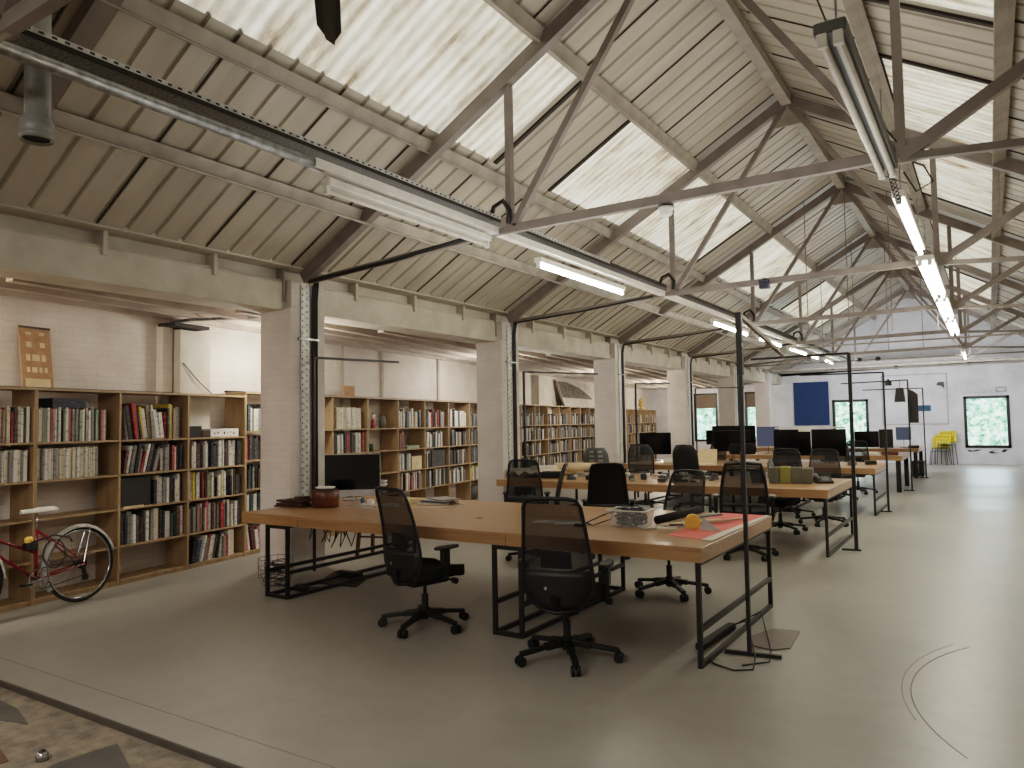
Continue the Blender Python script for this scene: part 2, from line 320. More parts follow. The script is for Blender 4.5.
# ---- roof -------------------------------------------------------
def zr(x, off=.12): return (3.2+.575*(x+6.2) if x < -2 else 3.2+.575*(2.2-x))+off
SKY = [(.3, 6.58), (7.75, 12.95), (14.2, 18.4), (19.7, 24.4)]
def roof(sgn, name, label):
    # sgn -1: left slope; +1: right slope
    if sgn < 0: X = [-6.27, -5.42, -4.38, -3.25, -2.0]; sx = (2, 3)
    else: X = [-2.0, -.75, .15, 2.7]; sx = (1, 2)
    ys = []; y = -3.4; P = .26; k = 0
    while y < YF+.2:
        ys += [(y, 0), (y+P-.05, 0), (y+P-.035, .028), (y+P-.012, .028)]; y += P
    m = MB(); s = MB()
    def hole(yy, xi):
        return xi == sx[0] and any(a <= yy < b for a, b in SKY)
    for xi in range(len(X)-1):
        x0, x1 = X[xi], X[xi+1]
        for j in range(len(ys)-1):
            (ya, oa), (yb, ob) = ys[j], ys[j+1]; ym = (ya+yb)/2
            q = [(x0, ya, zr(x0-.0001*(sgn < 0)) + oa), (x1, ya, zr(x1-.0001*(sgn < 0))+oa), (x1, yb, zr(x1-.0001*(sgn < 0))+ob), (x0, yb, zr(x0-.0001*(sgn < 0))+ob)]
            tgt = s if hole(ym, xi) else m
            tgt.add(q, [(0, 1, 2, 3)] )
    o = struct(name, m, M['sheet'], label); 
    # dark lap joints every fourth rib
    jm = MB(); y = -3.4+.26*2-.02
    while y < YF:
        for (xa, xb) in (((-6.25, -4.4), (-3.2, -2.1)) if sgn < 0 else ((-1.9, -.8), (.2, 2.1))):
            jm.bar((xa, y, zr(xa)-.004), (xb, y, zr(xb)-.004), .012, .01)
        y += 1.04
    j = jm.build('lap_joint', M['joint'], o)
    return s
sl = roof(-1, 'ceiling_left', 'cream ribbed sheet roof slope on the left'); sr = roof(1, 'ceiling_right', 'cream ribbed sheet roof slope on the right')
nsky = 5
names = ['first', 'second', 'third', 'fourth']
for side, s in (('left', sl), ('right', sr)):
    for si, (a, b) in enumerate(SKY):
        q = MB()
        for f in s.f:
            ym = sum(s.v[i][1] for i in f)/4
            if a <= ym < b: q.add([s.v[i] for i in f], [(0, 1, 2, 3)])
        o = struct('window_%d' % nsky, q, M['sky'], 'streaky translucent rooflight, %s along the %s roof slope' % (names[si], side)); nsky += 1
        x0, x1 = (-4.38, -3.25) if side == 'left' else (-.75, .15)
        fm = MB()
        for y in (a, b): fm.bar((x0, y, zr(x0)-.01), (x1, y, zr(x1)-.01), .05, .03)
        fm.bar((x1 if side == 'left' else x0, a, zr(x1 if side == 'left' else x0)-.012), (x1 if side == 'left' else x0, b, zr(x1 if side == 'left' else x0)-.012), .045, .02)
        fm.build('rooflight_edge', M['joint'], o)
# purlins
pl = [('lowest', -5.38, 'left'), ('middle', -4.47, 'left'), ('upper', -3.2, 'left'), ('upper', -.78, 'right'), ('middle', .22, 'right'), ('lowest', 1.35, 'right')]
for nm, x, sd in pl:
    up = Vector((.5, 0, 1)) if sd == 'left' else Vector((-.5, 0, 1))
    z = zr(x)-.065; m = MB(); m.bar((x, -3.4, z), (x, YF, z), .05, .11, up=up); m.bar((x-.035, -3.4, z-.055), (x-.035, YF, z-.055), .1, .012, up=up)
    tag(m.build('roof_purlin', M['steel']), 'cream steel purlin, the %s on the %s roof slope' % (nm, sd), 'purlin', kind='structure')
m = MB(); m.box(-2.06, -3.4, 5.52, -1.94, YF, 5.64); tag(m.build('ridge_beam', M['steel']), 'cream steel beam along the roof ridge', 'beam', kind='structure')
# trusses
ords = ['nearest, half outside the frame', 'first over the near desk', 'second down the room', 'third down the room', 'fourth down the room', 'fifth down the room', 'sixth down the room', 'farthest before the gable']
for k in range(-1, 6):
    Y = 5.6+4.12*k
    t = thing('roof_truss', 'painted steel roof truss, ' + ords[k+1], 'truss', (0, Y, 0), kind='structure', group='roof trusses')
    for sx in (-1, 1):
        f = lambda x: -2+sx*(x)          # mirrored about the ridge
        m = MB(); m.bar((f(4.25), 0, 3.17), (f(0.02), 0, 5.58), .09, .13); m.build('rafter', M['mauve'], t)
        m = MB(); m.bar((f(1.57), 0, 3.3), (f(1.57), 0, 4.4+.12+.1), .06, .06); m.build('post', M['mauve'], t)
        m = MB(); m.bar((f(1.53), 0, 3.33), (f(.04), 0, 5.5), .055, .06); m.build('web_strut', M['mauve'], t)
        m = MB(); m.bar((f(4.15), 0, 3.13), (f(1.57), 0, 3.3), .05, .05); m.build('tie_end', M['darksteel'], t)
        m = MB(); m.box(f(1.57)-.09, -.012, 3.26, f(1.57)+.09, .012, 3.42); m.build('gusset_plate', M['steel'], t)
    m = MB(); m.bar((-.43, 0, 3.3), (.75, 0, 4.02), .07, .08); m.build('outer_strut', M['mauve'], t)
    m = MB(); m.bar((-3.57, 0, 3.3), (-.43, 0, 3.33), .055, .075); m.build('bottom_chord', M['mauve'], t)
    m = MB(); m.prism([(-.2, -.16), (.2, -.16), (.16, .1), (-.16, .1)], -.012, .012)
    o = m.build('apex_plate', M['steel'], t); o.rotation_euler = (PI/2, 0, 0); o.location = (-2, 0, 5.42)
# diagonal wind braces under left slope, long ties
m = MB().tube([(-5.3, -3, 3.63), (-5.3, YF, 3.60)], .014, 6); tag(m.build('tie_rod', M['steel']), 'thin cream rod running under the low part of the left roof slope', 'rod', kind='structure')
# dark rafter end near the camera
m = MB(); m.bar((-5.3, 2.44, 3.76), (-3.9, 2.44, 4.56), .14, .1); tag(m.build('roof_brace', M['darksteel']), 'dark grey sloping roof brace at the top left', 'brace', kind='structure')

# ---- eaves beam, pillars, annex ceiling --------------------------
PY = [5.44+4.135*k for k in range(-2, 6)]
pn = ['', '', 'first white brick pillar, beside the near desk', 'second white brick pillar', 'third white brick pillar', 'fourth white brick pillar', 'fifth white brick pillar', 'sixth white brick pillar, nearest the far wall']
for k, y in enumerate(PY):
    t = thing('pillar', (pn[k] or 'white brick pillar outside the frame')+' of the row', 'pillar', (0, y, 0), kind='structure', group='brick pillars')
    MB().box(-6.78, 0, 0, -6.3, .5, 2.84).build('shaft', M['pillar'], t, bevel=.008)
    MB().box(-6.62, 0.02, 2.84, -6.3, .48, 3.14).build('upper_block', M['pillar'], t, bevel=.006)
    MB().box(-6.66, -.02, 2.9, -6.38, .0, 3.32).build('end_plate', M['steel'], t)
m = MB(); m.box(-6.82, -3.5, 2.82, -6.4, YF, 3.12); m.box(-6.86, -3.5, 3.12, -6.64, YF, 3.34); struct('trim_3', m, M['beam'], 'cream concrete eaves beam across the pillars', bevel=.006)
m = MB(); m.box(-6.64, -3.5, 3.27, -6.26, YF, 3.325); m.box(-6.64, -3.5, 3.12, -6.5, YF, 3.27); m.tube([(-6.43, -3.5, 3.135), (-6.43, YF, 3.135)], .02, 6); struct('trim_4', m, M['beam'], 'cream eaves plate under the roof edge')
i = 0
for k in range(len(PY)-1):
    for j in range(1, 4):
        y = PY[k]+j*1.09+.0
        m = MB(); m.box(-6.6, y-.02, 3.06, -6.37, y+.02, 3.27)
        tag(m.build('eaves_bracket', M['beam']), 'short cream upright bracket standing on the eaves beam', 'bracket', group='brackets along the eaves beam', kind='structure')
# annex ceiling
m = MB(); m.add([(-6.8, -3.5, 2.93), (-6.8, YF, 2.93), (XL(YF)-.45, YF, 2.93), (XL(-3.5)-.45, -3.5, 2.93)], [(0, 1, 2, 3)]); m.add([(-6.8, -3.5, 3.1), (-6.8, YF, 3.1), (XL(YF)-.45, YF, 3.1), (XL(-3.5)-.45, -3.5, 3.1)], [(0, 3, 2, 1)])
struct('ceiling_annex', m, M['joist'], 'white boarded low ceiling over the bookcases')
for j in range(11):
    off = -.38+j*.36; a = Vector((XL(-3.5)+off, -3.5, 2.865)); b = Vector((XL(YF)+off, YF, 2.865))
    # clip at the beam line x=-6.83
    if a.x > -6.83: a = Vector((-6.83, (-6.83+6.7-off)/-.16, 2.865))
    if a.y < b.y:
        m = MB().bar(a, b, .09, .13); tag(m.build('ceiling_joist', M['joist']), 'white painted joist under the low annex ceiling', 'joist', group='annex ceiling joists', kind='structure')
# pilaster on the annex wall
def skT(y, z=0): return Matrix.Translation((XL(y), y, z)) @ Matrix.Rotation(math.atan2(.16, 1), 4, 'Z')
m = MB(); m.T = skT(5.0); m.box(-.42, .12, 1.0, -.2, .56, 2.68); struct('trim_5', m, M['beam'], 'white boxed pilaster above the near bookcase')
m = MB(); m.T = skT(5.0); m.box(-.42, -.04, 1.0, -.30, .10, 2.72); m.build('', M['wall']) if False else struct('trim_6', m, M['wall'], 'rough brick pier edge beside the boxed pilaster')
m = MB(); m.tube([(XL(5.0)-.3, 5.02, 2.76), (XL(5)-.1, 5.1, 2.78), (-6.86, 6.1, 2.88)], .018, 6); tag(m.build('ceiling_pipe', M['galv']), 'thin pipe crossing below the annex ceiling left of the first pillar', 'pipe')
m = MB(); m.T = skT(5.0); m.box(-.36, -.05, 2.70, -.1, .45, 2.74); tag(m.build('recess_shade', M['joint']), 'dark strip for the shaded recess on top of the boxed pilaster', 'recess')  # dark box gives the shade of a recess at the pilaster top
m = MB(); m.T = skT(5.0); m.tube([(-.19, .15, 2.3), (-.18, .25, 2.2), (-.17, .38, 2.08), (-.16, .55, 1.96)], .006, 5); tag(m.build('wall_cable', M['cable']), 'thin cable sagging across the boxed pilaster', 'cable')
for y in (8.3, 9.4, 11.3):
    m = MB(); m.T = skT(y); m.box(-.42, 0, 1.0, -.36, .06, 2.85); tag(m.build('wall_pipe', M['joist']), 'painted upright pipe on the annex wall above the second bookcase run', 'pipe', group='wall pipes in the annex', kind='structure')
m = MB(); m.T = skT(16.1); m.box(-.42, .0, 1.0, -.2, .9, 2.75); struct('trim_7', m, M['beam'], 'white boxed pilaster behind the leaning picture')

# ================================================================= BOOKCASES
BW = .866                                   # bay pitch along the skewed run
ANG = math.atan2(.16, 1)
def bayorigin(k):                           # point on the front line at divider k (k=0 is Y=3.35)
    y = 3.35+.855*k; return Vector((XL(y), y, 0))
def levels(k): return [.03, .37, .74, 1.085, 1.43, 1.92] if k < 3 else [.03, .44, .78, 1.135, 1.49, 1.97]
D = .32
case_lab = {-2: 'near oak bookcase behind the bicycle, cut by the photo edge', 0: 'oak bookcase standing right of the bicycle, nearest full unit', 3: 'oak bookcase half hidden by the first brick pillar', 6: 'oak bookcase behind the near desk computer',
            9: 'oak bookcase directly left of the second brick pillar', 12: 'oak bookcase hidden mostly by the second brick pillar', 15: 'oak bookcase under the leaning picture, left half', 18: 'oak bookcase under the leaning picture, right end',
            21: 'oak bookcase behind the third brick pillar', 24: 'lit oak bookcase seen right of the third pillar', 27: 'last lit oak bookcase with the gilded figure on top'}
for k0, lb in case_lab.items():
    nb = 2 if k0 in (-2, 27) else 3
    o = bayorigin(k0); L = levels(k0)
    t = thing('bookcase', lb, 'bookcase', o, ANG, 'oak bookcases along the annex wall')
    W = nb*BW
    for i in range(nb+1):
        y = i*BW; w = .011
        y0 = y-w+(w if i == 0 else 0)+(.002 if i == 0 else 0); y1 = y+w-(w if i == nb else 0)-(.002 if i == nb else 0)
        MB().box(-D, y0 if i else .002, 0, 0, y1 if i else .022, L[-1]).build('upright', M['ply'], t)
    MB().box(-D-.005, 0, L[-1], .01, W, L[-1]+.022).build('top_board', M['ply'], t)
    for j, z in enumerate(L[:-1]):
        m = MB()
        for i in range(nb): m.box(-D+.01, i*BW+.024, z, -.004, (i+1)*BW-.013, z+.018)
        if j == 0: m.box(-.03, .02, 0, -.012, W-.02, .03)
        m.build('shelf', M['ply'], t)
    # dark rail line behind the top
    MB().box(-D-.02, 0, L[-1]+.022, -D+.03, W, L[-1]+.045).build('rear_rail', M['metal'], t)

PAL = {'cream': (206, 194, 172), 'white': (214, 210, 202), 'grey': (134, 132, 128), 'dark grey': (64, 62, 62), 'black': (28, 27, 29), 'navy': (34, 40, 58), 'blue': (70, 88, 112), 'red': (140, 48, 44), 'maroon': (78, 38, 40),
       'pale green': (150, 166, 140), 'teal': (58, 74, 76), 'yellow': (206, 178, 50), 'tan': (150, 130, 106), 'pink': (196, 110, 120), 'brown': (86, 62, 46)}
def bookmat(nm):
    c = PAL[nm]; m, nt, b = nodes('book_'+nm.replace(' ', '_')); b.inputs['Roughness'].default_value = .55
    g_ = N(nt, 'ShaderNodeNewGeometry'); mp = N(nt, 'ShaderNodeMapping'); mp.inputs['Scale'].default_value = (14, 14, 34)
    nt.links.new(g_.outputs['Position'], mp.inputs[0]); nz = N(nt, 'ShaderNodeTexNoise'); nz.inputs['Scale'].default_value = 1.3; nz.inputs['Detail'].default_value = 2
    nt.links.new(mp.outputs[0], nz.inputs['Vector']); r = N(nt, 'ShaderNodeValToRGB'); r.color_ramp.interpolation = 'CONSTANT'
    e = r.color_ramp.elements; e[0].position = 0; e[0].color = lin(c)
    dk = sum(c) < 330; e[1].position = .60; e[1].color = lin(tuple(min(255, v+50) for v in c) if dk else tuple(int(v*.74) for v in c))
    k_ = e.new(.66); k_.color = lin(tuple(int(v*.9) for v in c))
    nt.links.new(nz.outputs['Fac'], r.inputs[0]); nt.links.new(r.outputs[0], b.inputs['Base Color']); return m
BM = {k: bookmat(k) for k in PAL}; pages = mat('book_pages', (206, 196, 178), .9)
def bookverts(m, w, d, h):
    # local: thickness along +y from 0..w, depth along -x, spine at x=0, standing on z=0
    c = .0025; m.mi = 0
    m.box(-d, 0, 0, 0, c, h); m.box(-d, w-c, 0, 0, w, h); m.box(-.003, c, 0, 0, w-c, h)
    m.mi = 1; m.box(-d+.004, c, .003, -.003, w-c, h-.004); m.mi = 0
ORD = ['first', 'second', 'third', 'fourth', 'fifth', 'sixth', 'seventh', 'eighth', 'ninth', 'tenth', 'eleventh', 'twelfth', 'thirteenth', 'fourteenth', 'fifteenth', 'sixteenth', 'seventeenth', 'eighteenth', 'nineteenth', 'twentieth', 'twenty-first', 'twenty-second', 'twenty-third', 'twenty-fourth', 'twenty-fifth', 'twenty-sixth', 'twenty-seventh', 'twenty-eighth', 'twenty-ninth', 'thirtieth']
ROWN = {4: 'top', 3: 'second', 2: 'third', 1: 'fourth', 0: 'bottom'}
BAYN = {-1: 'bay above the bicycle frame', 0: 'bay behind the bicycle wheel', 1: 'bay just right of the bicycle', 2: 'bay with the black box', 3: 'bay touching the first pillar', 4: 'bay right of the first pillar',
        5: 'bay above the near screen', 6: 'bay with the figurine', 7: 'bay right of the figurine', 8: 'bay left of the black rail', 9: 'bay next to the second pillar', 10: 'last bay before the second pillar'}
MIX = ['white', 'grey', 'cream', 'dark grey', 'black', 'navy', 'teal', 'grey', 'white', 'dark grey', 'black', 'grey', 'tan', 'brown', 'maroon', 'black', 'blue']
DK = ['black', 'dark grey', 'navy', 'grey', 'white', 'dark grey', 'teal', 'black', 'brown', 'dark grey', 'white', 'black', 'tan', 'grey', 'maroon', 'cream']
LT = ['cream', 'white', 'cream', 'grey', 'white']
# (bay,row): (start fraction, end fraction, palette, thickness range, height range, lean degrees, noun)
F = {(-1, 4): (.0, .99, ['red', 'white', 'cream', 'white', 'red', 'tan', 'dark grey'], (.012, .026), (.27, .34), 0, 'magazine'), (-1, 3): (.0, .99, LT, (.016, .03), (.26, .285), 0, 'magazine'),
     (0, 4): (.02, .88, ['white', 'cream', 'grey', 'black', 'pale green', 'white', 'dark grey', 'pink', 'white', 'grey'], (.011, .025), (.29, .32), 0, 'magazine'), (0, 3): (.0, .77, LT, (.016, .03), (.275, .29), 0, 'magazine'),
     (1, 4): (.03, .95, ['grey', 'white', 'black', 'white', 'red', 'navy', 'yellow', 'white', 'tan', 'grey', 'dark grey', 'white'], (.02, .045), (.27, .38), -11, 'book'),
     (1, 3): (.03, .97, ['maroon', 'white', 'grey', 'black', 'grey', 'black', 'red', 'white', 'dark grey', 'black', 'grey', 'teal'], (.02, .042), (.22, .31), 14, 'book'),
     (1, 2): (.5, .98, ['navy', 'cream', 'white', 'maroon', 'grey', 'white', 'black'], (.02, .04), (.24, .32), 0, 'book'),
     (1, 1): (.0, .99, DK, (.02, .042), (.25, .33), 0, 'book'),
     (2, 3): (.03, .99, ['dark grey', 'white', 'grey', 'white', 'white', 'maroon', 'dark grey', 'maroon', 'grey', 'white', 'cream', 'white', 'navy', 'black', 'dark grey'], (.018, .036), (.24, .33), 0, 'book'),
     (2, 2): (.02, .99, ['white', 'yellow', 'blue', 'white', 'white', 'navy', 'red', 'black', 'tan', 'black', 'pale green', 'white', 'brown', 'dark grey', 'black'], (.017, .034), (.22, .32), 0, 'book'),
     (2, 1): (.0, .99, ['grey', 'dark grey', 'grey', 'black', 'tan', 'red', 'black', 'white', 'dark grey', 'cream', 'grey', 'pink', 'white', 'maroon', 'white'], (.018, .034), (.25, .33), 0, 'book'),
     (2, 0): (.05, .92, ['black', 'blue', 'white', 'grey', 'red', 'white', 'cream', 'dark grey'], (.022, .045), (.23, .31), 13, 'book'),
     (3, 4): (.02, .6, ['dark grey', 'teal', 'white', 'white', 'grey'], (.025, .05), (.27, .34), 0, 'book'), (3, 3): (.02, .6, ['red', 'dark grey', 'black', 'dark grey'], (.025, .05), (.22, .3), 0, 'book'),
     (3, 2): (.02, .6, DK, (.025, .04), (.24, .3), 0, 'book'), (3, 1): (.02, .6, ['white', 'black', 'teal', 'white'], (.025, .04), (.24, .3), 0, 'book'), (3, 0): (.02, .6, ['pink', 'white', 'maroon', 'white', 'pink'], (.025, .04), (.24, .32), -8, 'book'),
     (5, 4): (.12, .85, ['cream', 'white', 'cream'], (.045, .06), (.31, .32), 0, 'binder'), (5, 3): (.05, .98, ['dark grey', 'black', 'white', 'grey', 'white', 'white', 'black', 'red', 'grey'], (.025, .05), (.26, .3), 0, 'book'),
     (7, 4): (.03, .95, ['cream', 'tan', 'white', 'blue', 'grey', 'cream'], (.025, .05), (.24, .34), 0, 'book'), (7, 3): (.08, .3, ['grey', 'red', 'red'], (.03, .05), (.24, .3), 0, 'book'),
     (7, 2): (.05, .5, ['white', 'black', 'teal', 'white'], (.03, .05), (.24, .3), 0, 'book'), (7, 1): (.0, .99, ['white', 'black', 'pink', 'maroon', 'grey', 'white', 'tan'], (.022, .04), (.24, .32), 0, 'book'),
     (8, 4): (.05, .97, ['dark grey', 'grey', 'white', 'grey', 'red', 'red'], (.03, .055), (.25, .32), 0, 'book'), (8, 3): (.03, .8, ['grey', 'white', 'teal', 'white', 'tan', 'white'], (.025, .045), (.22, .3), 0, 'book'),
     (8, 2): (.05, .3, ['black', 'white'], (.03, .04), (.24, .3), 0, 'book'), (8, 1): (.03, .97, DK, (.025, .045), (.24, .31), 0, 'book'),
     (9, 4): (.08, .9, ['white', 'black', 'grey', 'navy', 'black'], (.03, .05), (.26, .33), 0, 'book'), (9, 3): (.1, .97, DK, (.025, .045), (.24, .3), 0, 'book'), (9, 2): (.03, .97, DK, (.025, .045), (.22, .28), 0, 'book'), (9, 1): (.1, .9, ['white', 'black', 'grey', 'white'], (.03, .04), (.22, .28), 0, 'book'),
     (10, 4): (.1, .9, ['grey', 'dark grey'], (.04, .06), (.22, .25), 0, 'book'), (10, 3): (.05, .97, DK, (.025, .045), (.24, .3), 0, 'book'), (10, 2): (.05, .97, DK, (.025, .045), (.24, .3), 0, 'book'), (10, 1): (.05, .9, ['yellow', 'tan', 'pale green', 'white'], (.03, .045), (.2, .28), 0, 'book')}
for k in range(11, 29):
    for r in range(0, 5):
        if k in (13, 14) or True: F[(k, r)] = (.04 if random.random() < .7 else .3, random.choice((.97, .97, .8, .6)), random.choice((DK, MIX, MIX)), (.022, .045), (.2, .3), 0, 'book')
rest = MB(); rest_by = {}
budget = {'book': 288, 'magazine': 200, 'binder': 40}
order = sorted(F, key=lambda q: (q[0] if q[0] < 11 else 50+q[0], -q[1]))
for (k, r) in order:
    f0, f1, pal, tw, th, lean, noun = F[(k, r)]
    L = levels(3*(k//3)); base = bayorigin(k) + Vector((0, 0, L[r]+.018)); H = L[r+1]-L[r]-.035
    T0 = Matrix.Translation(base) @ Matrix.Rotation(ANG, 4, 'Z')
    y = .03+f0*(BW-.05); yend = .02+f1*(BW-.04); i = 0; ci = random.randrange(len(pal)) if k > 10 else 0
    tl = math.tan(rad(abs(lean)))
    if lean > 0: y += 0
    while True:
        w = random.uniform(*tw)*(1 if noun != 'book' or random.random() < .8 else 1.5); h = min(random.uniform(*th), H-.01); d = min(.27, h*random.uniform(.7, .85))
        a = rad(lean*(random.uniform(.5, 1.15))) if lean else 0
        if lean and f0+(y-.03)/(BW) > .62 and lean < 0: a = 0
        if lean > 0 and y > .5: a = 0
        sh = h*math.sin(abs(a)) if a else 0
        if y+w*math.cos(a)+ (sh if a > 0 else 0) > yend: break
        col = pal[ci % len(pal)]; ci += 1 if random.random() < .8 else 2
        # lean: a>0 top tips toward +y, a<0 top tips toward -y
        if a < 0 and i == 0: y += sh
        loc = T0 @ Vector((-.012-random.random()*.03, y, .001)); 
        zoff = w*math.sin(a) if a > 0 else 0
        Tb = T0 @ Matrix.Translation((-.012-random.random()*.04, y, .001+(w*math.sin(a) if a > 0 else 0))) @ Matrix.Rotation(-a, 4, 'X')
        if a < 0: Tb = T0 @ Matrix.Translation((-.012-random.random()*.04, y, .001)) @ Matrix.Rotation(-a, 4, 'X')
        if budget[noun] > 0 and k < 11:
            budget[noun] -= 1; m = MB(); bookverts(m, w, d, h)
            o = m.build(noun, [BM[col], pages]); o.matrix_world = Tb
            lb = '%s %s, %s from left, %s shelf, %s' % (col, noun, ORD[i] if i < 30 else 'number %d' % (i+1), ROWN[r], BAYN[k])
            tag(o, lb, noun, '%ss on the %s shelf, %s' % (noun, ROWN[r], BAYN[k]))
        else:
            q = rest_by.setdefault(col, MB()); q.T = Tb; q.box(-d, 0, 0, 0, w, h)
        gap = .0015+(w*(1/math.cos(a)-1) if a else 0)
        y += w/math.cos(a)+gap+ (random.uniform(.004, .02) if a and random.random() < .35 else 0)
        i += 1
# the rest of the books as one object
allm = MB(); mats_ = []
for mi, (col, q) in enumerate(rest_by.items()):
    n = len(allm.v); allm.v += q.v; allm.f += [[i+n for i in f] for f in q.f]; allm.m += [mi]*len(q.f); mats_.append(BM[col])
tag(allm.build('distant_books', mats_), 'crowded small book spines on the shelves beyond the second brick pillar', 'books', kind='stuff')
# loose things in the shelves
def sh(k, r, fx, x=-.05, dz=0): L = levels(3*(k//3)); return Matrix.Translation(bayorigin(k)+Vector((0, 0, L[r]+.019+dz))) @ Matrix.Rotation(ANG, 4, 'Z') @ Matrix.Translation((x, .02+fx*(BW-.04), 0))
def put(name, mb, mt, T, label, cat, **k):
    o = mb.build(name, mt, **k); o.matrix_world = T; return tag(o, label, cat)
put('storage_box', MB().bbox(-.22, 0, 0, 0, .2, .13), M['plastic'], sh(2, 4, .02), 'black box lying at the left of the top shelf beside the pillar', 'box')
put('storage_box', MB().bbox(-.2, 0, 0, 0, .12, .08), M['dkwood'], sh(2, 4, .27), 'small dark brown box between the black and the white box', 'box')
t = thing('white_box', 'long white box with black marks lying on the top shelf', 'box'); t.matrix_world = sh(2, 4, .42)
MB().bbox(-.24, 0, 0, 0, .44, .095).build('box_body', M['white'], t)
for i in range(7): MB().box(0, .05+i*.05, .03+.01*(i % 3), .002, .05+i*.05+.02, .05+.01*(i % 2)).build('printed_mark', M['metal'], t)
put('dark_folder', MB().bbox(-.28, 0, 0, 0, .36, .3), mat('dark_charcoal_box', (46, 44, 44), .7), sh(1, 2, .02, -.03), 'charcoal box file filling the left of the third shelf, right of the bicycle', 'box')
put('flat_book', MB().box(-.2, 0, 0, .0, .24, .022), M['cream'], sh(1, 2, .0, .0) if False else Matrix.Translation(bayorigin(1)+Vector((0, 0, levels(0)[1]+.37+.01)))@Matrix.Rotation(ANG, 4, 'Z')@Matrix.Translation((-.0, .05, 0)), 'cream flat book lying at the front edge of the third shelf', 'book')
put('flat_book', MB().box(-.22, 0, 0, 0, .33, .09), BM['navy'], sh(0, 4, .2, -.04, .315), 'navy album lying flat on top of the magazines', 'book')
put('flat_book', MB().box(-.2, 0, 0, 0, .16, .06), BM['grey'], sh(0, 4, .5, -.1, .315), 'grey pamphlet bundle lying flat on the magazines beside the navy album', 'book')
T = sh(6, 4, .22); t = thing('figurine', 'small red figurine with a white head on the top shelf', 'figurine'); t.matrix_world = T
MB().lathe([(.04, 0), (.035, .04), (.028, .12), (.012, .15)], 12).build('body', BM['red'], t, smooth=True); MB().lathe([(.01, .15), (.03, .165), (.04, .19), (.03, .22), (.01, .235)], 12).build('head', M['white'], t, smooth=True)
put('glass_jar', MB().lathe([(.05, 0), (.05, .14), (.035, .17), (.03, .2)], 14), M['grey'], sh(6, 4, .55), 'grey jar beside the red figurine on the top shelf', 'jar', smooth=True)
put('storage_tin', MB().lathe([(.06, 0), (.06, .11), (.05, .12)], 14), M['green'], sh(6, 3, .1), 'dark green tin on the second shelf under the figurine', 'tin', smooth=True)
for i in range(4): put('stacked_bowl', MB().lathe([(.05, 0), (.09, .03), (.1, .055), (.094, .055), (.05, .01)], 16), M['white'], sh(6, 1, .62, -.12, .055*i), ['lowest', 'second', 'third', 'topmost'][i]+' white bowl of the stack on the shelf beside the near screen', 'bowl', smooth=True)
put('picture_card', MB().box(-.02, 0, 0, 0, .34, .22), M['cream'], sh(7, 2, .5, -.02), 'cream picture card facing out on the third shelf', 'card')
put('lying_book', MB().box(-.22, 0, 0, 0, .4, .05), BM['pale green'], sh(7, 3, .4), 'pale green book lying flat beside the red books', 'book')
put('framed_photo', MB().box(-.03, 0, 0, 0, .48, .3), BM['dark grey'], sh(8, 2, .36), 'dark framed photo facing out on the third shelf', 'picture')
put('book_cover', MB().box(-.04, 0, 0, -.01, .42, .3), M['photo'], sh(9, 4, .32, -.02), 'grey photo book facing out beside the second pillar', 'book')
put('storage_drum', MB().lathe([(.12, 0), (.125, .26), (.12, .27)], 18), M['grey'], sh(10, 0, .4, -.16), 'grey bucket on the bottom shelf before the second pillar', 'bucket', smooth=True)
# card tower, gilded figure, leaning picture on top of the bookcases
t = thing('card_facade', 'brown cardboard model of a house front leaning on the bookcase top', 'model', (XL(3.45)-.3, 3.38, 1.945), ANG)
m = MB(); W_, H_ = .3, .6
m.grid([[(-.08*z/H_, y, z) for y in (0, W_)] for z in (0, H_)], thick=(-.012, 0, 0)); m.build('card_panel', M['card'], t)
for (y0, y1, z0, z1) in [(.03, .27, .02, .1), (.05, .08, .16, .21), (.1, .15, .16, .21), (.17, .2, .16, .21), (.22, .25, .16, .21), (.05, .09, .27, .33), (.11, .18, .27, .33), (.2, .24, .27, .33), (.06, .11, .4, .45), (.19, .24, .4, .45), (.06, .11, .52, .545), (.19, .24, .52, .545)]:
    MB().grid([[(-.08*z/H_+.002, y, z) for y in (y0, y1)] for z in (z0, z1)], thick=(-.001, 0, 0)).build('cut_out_window', M['cream'], t)
m = MB(); m.bar((0, 0, H_-.01), (0, W_, H_-.01), .012, .02); o = m.build('top_moulding', M['dkwood'], t); o.location = (-.075, 0, 0)
t = thing('gilded_bust', 'small gilded bust standing on the last lit bookcase', 'bust', (XL(26.3)-.15, 26.3, 1.993))
MB().lathe([(.09, 0), (.09, .05), (.05, .07), (.05, .12), (.12, .16), (.1, .22), (.05, .25)], 14).build('base', M['gold'], t, smooth=True); MB().lathe([(.03, .24), (.075, .28), (.085, .34), (.06, .4), (.02, .43)], 14).build('head', M['gold'], t, smooth=True)
t = thing('leaning_picture', 'large sepia photograph of a crowd leaning above the far bookcases', 'picture', (XL(17.7)-.12, 17.7, 1.995), ANG)
W_ = 3.0; H_ = .72
m = MB(); m.grid([[(-.2*z/H_, y-.15*z/H_, z) for y in (0, W_)] for z in (0, H_)], thick=(-.02, 0, 0)); m.build('print', M['photo'], t)
m = MB(); pts = []
top = [(.12, .68), (.8, .70), (1.3, .64), (1.9, .56), (2.4, .42), (2.75, .28)]; P0 = [(y, z) for y, z in top]; P1 = [(y, .24) for y, z in top]
m.grid([[(-.2*z/H_+.003, y-.15*z/H_, z) for y, z in P1], [(-.2*z/H_+.003, y-.15*z/H_, z) for y, z in P0]]); m.build('printed_crowd', M['photodark'], t)
m = MB(); m.grid([[(-.2*z/H_+.004, y-.15*z/H_, z) for y in (-.0, .07)] for z in (0, H_)], thick=(-.02, 0, 0)); m.build('dark_edge', M['metal'], t)
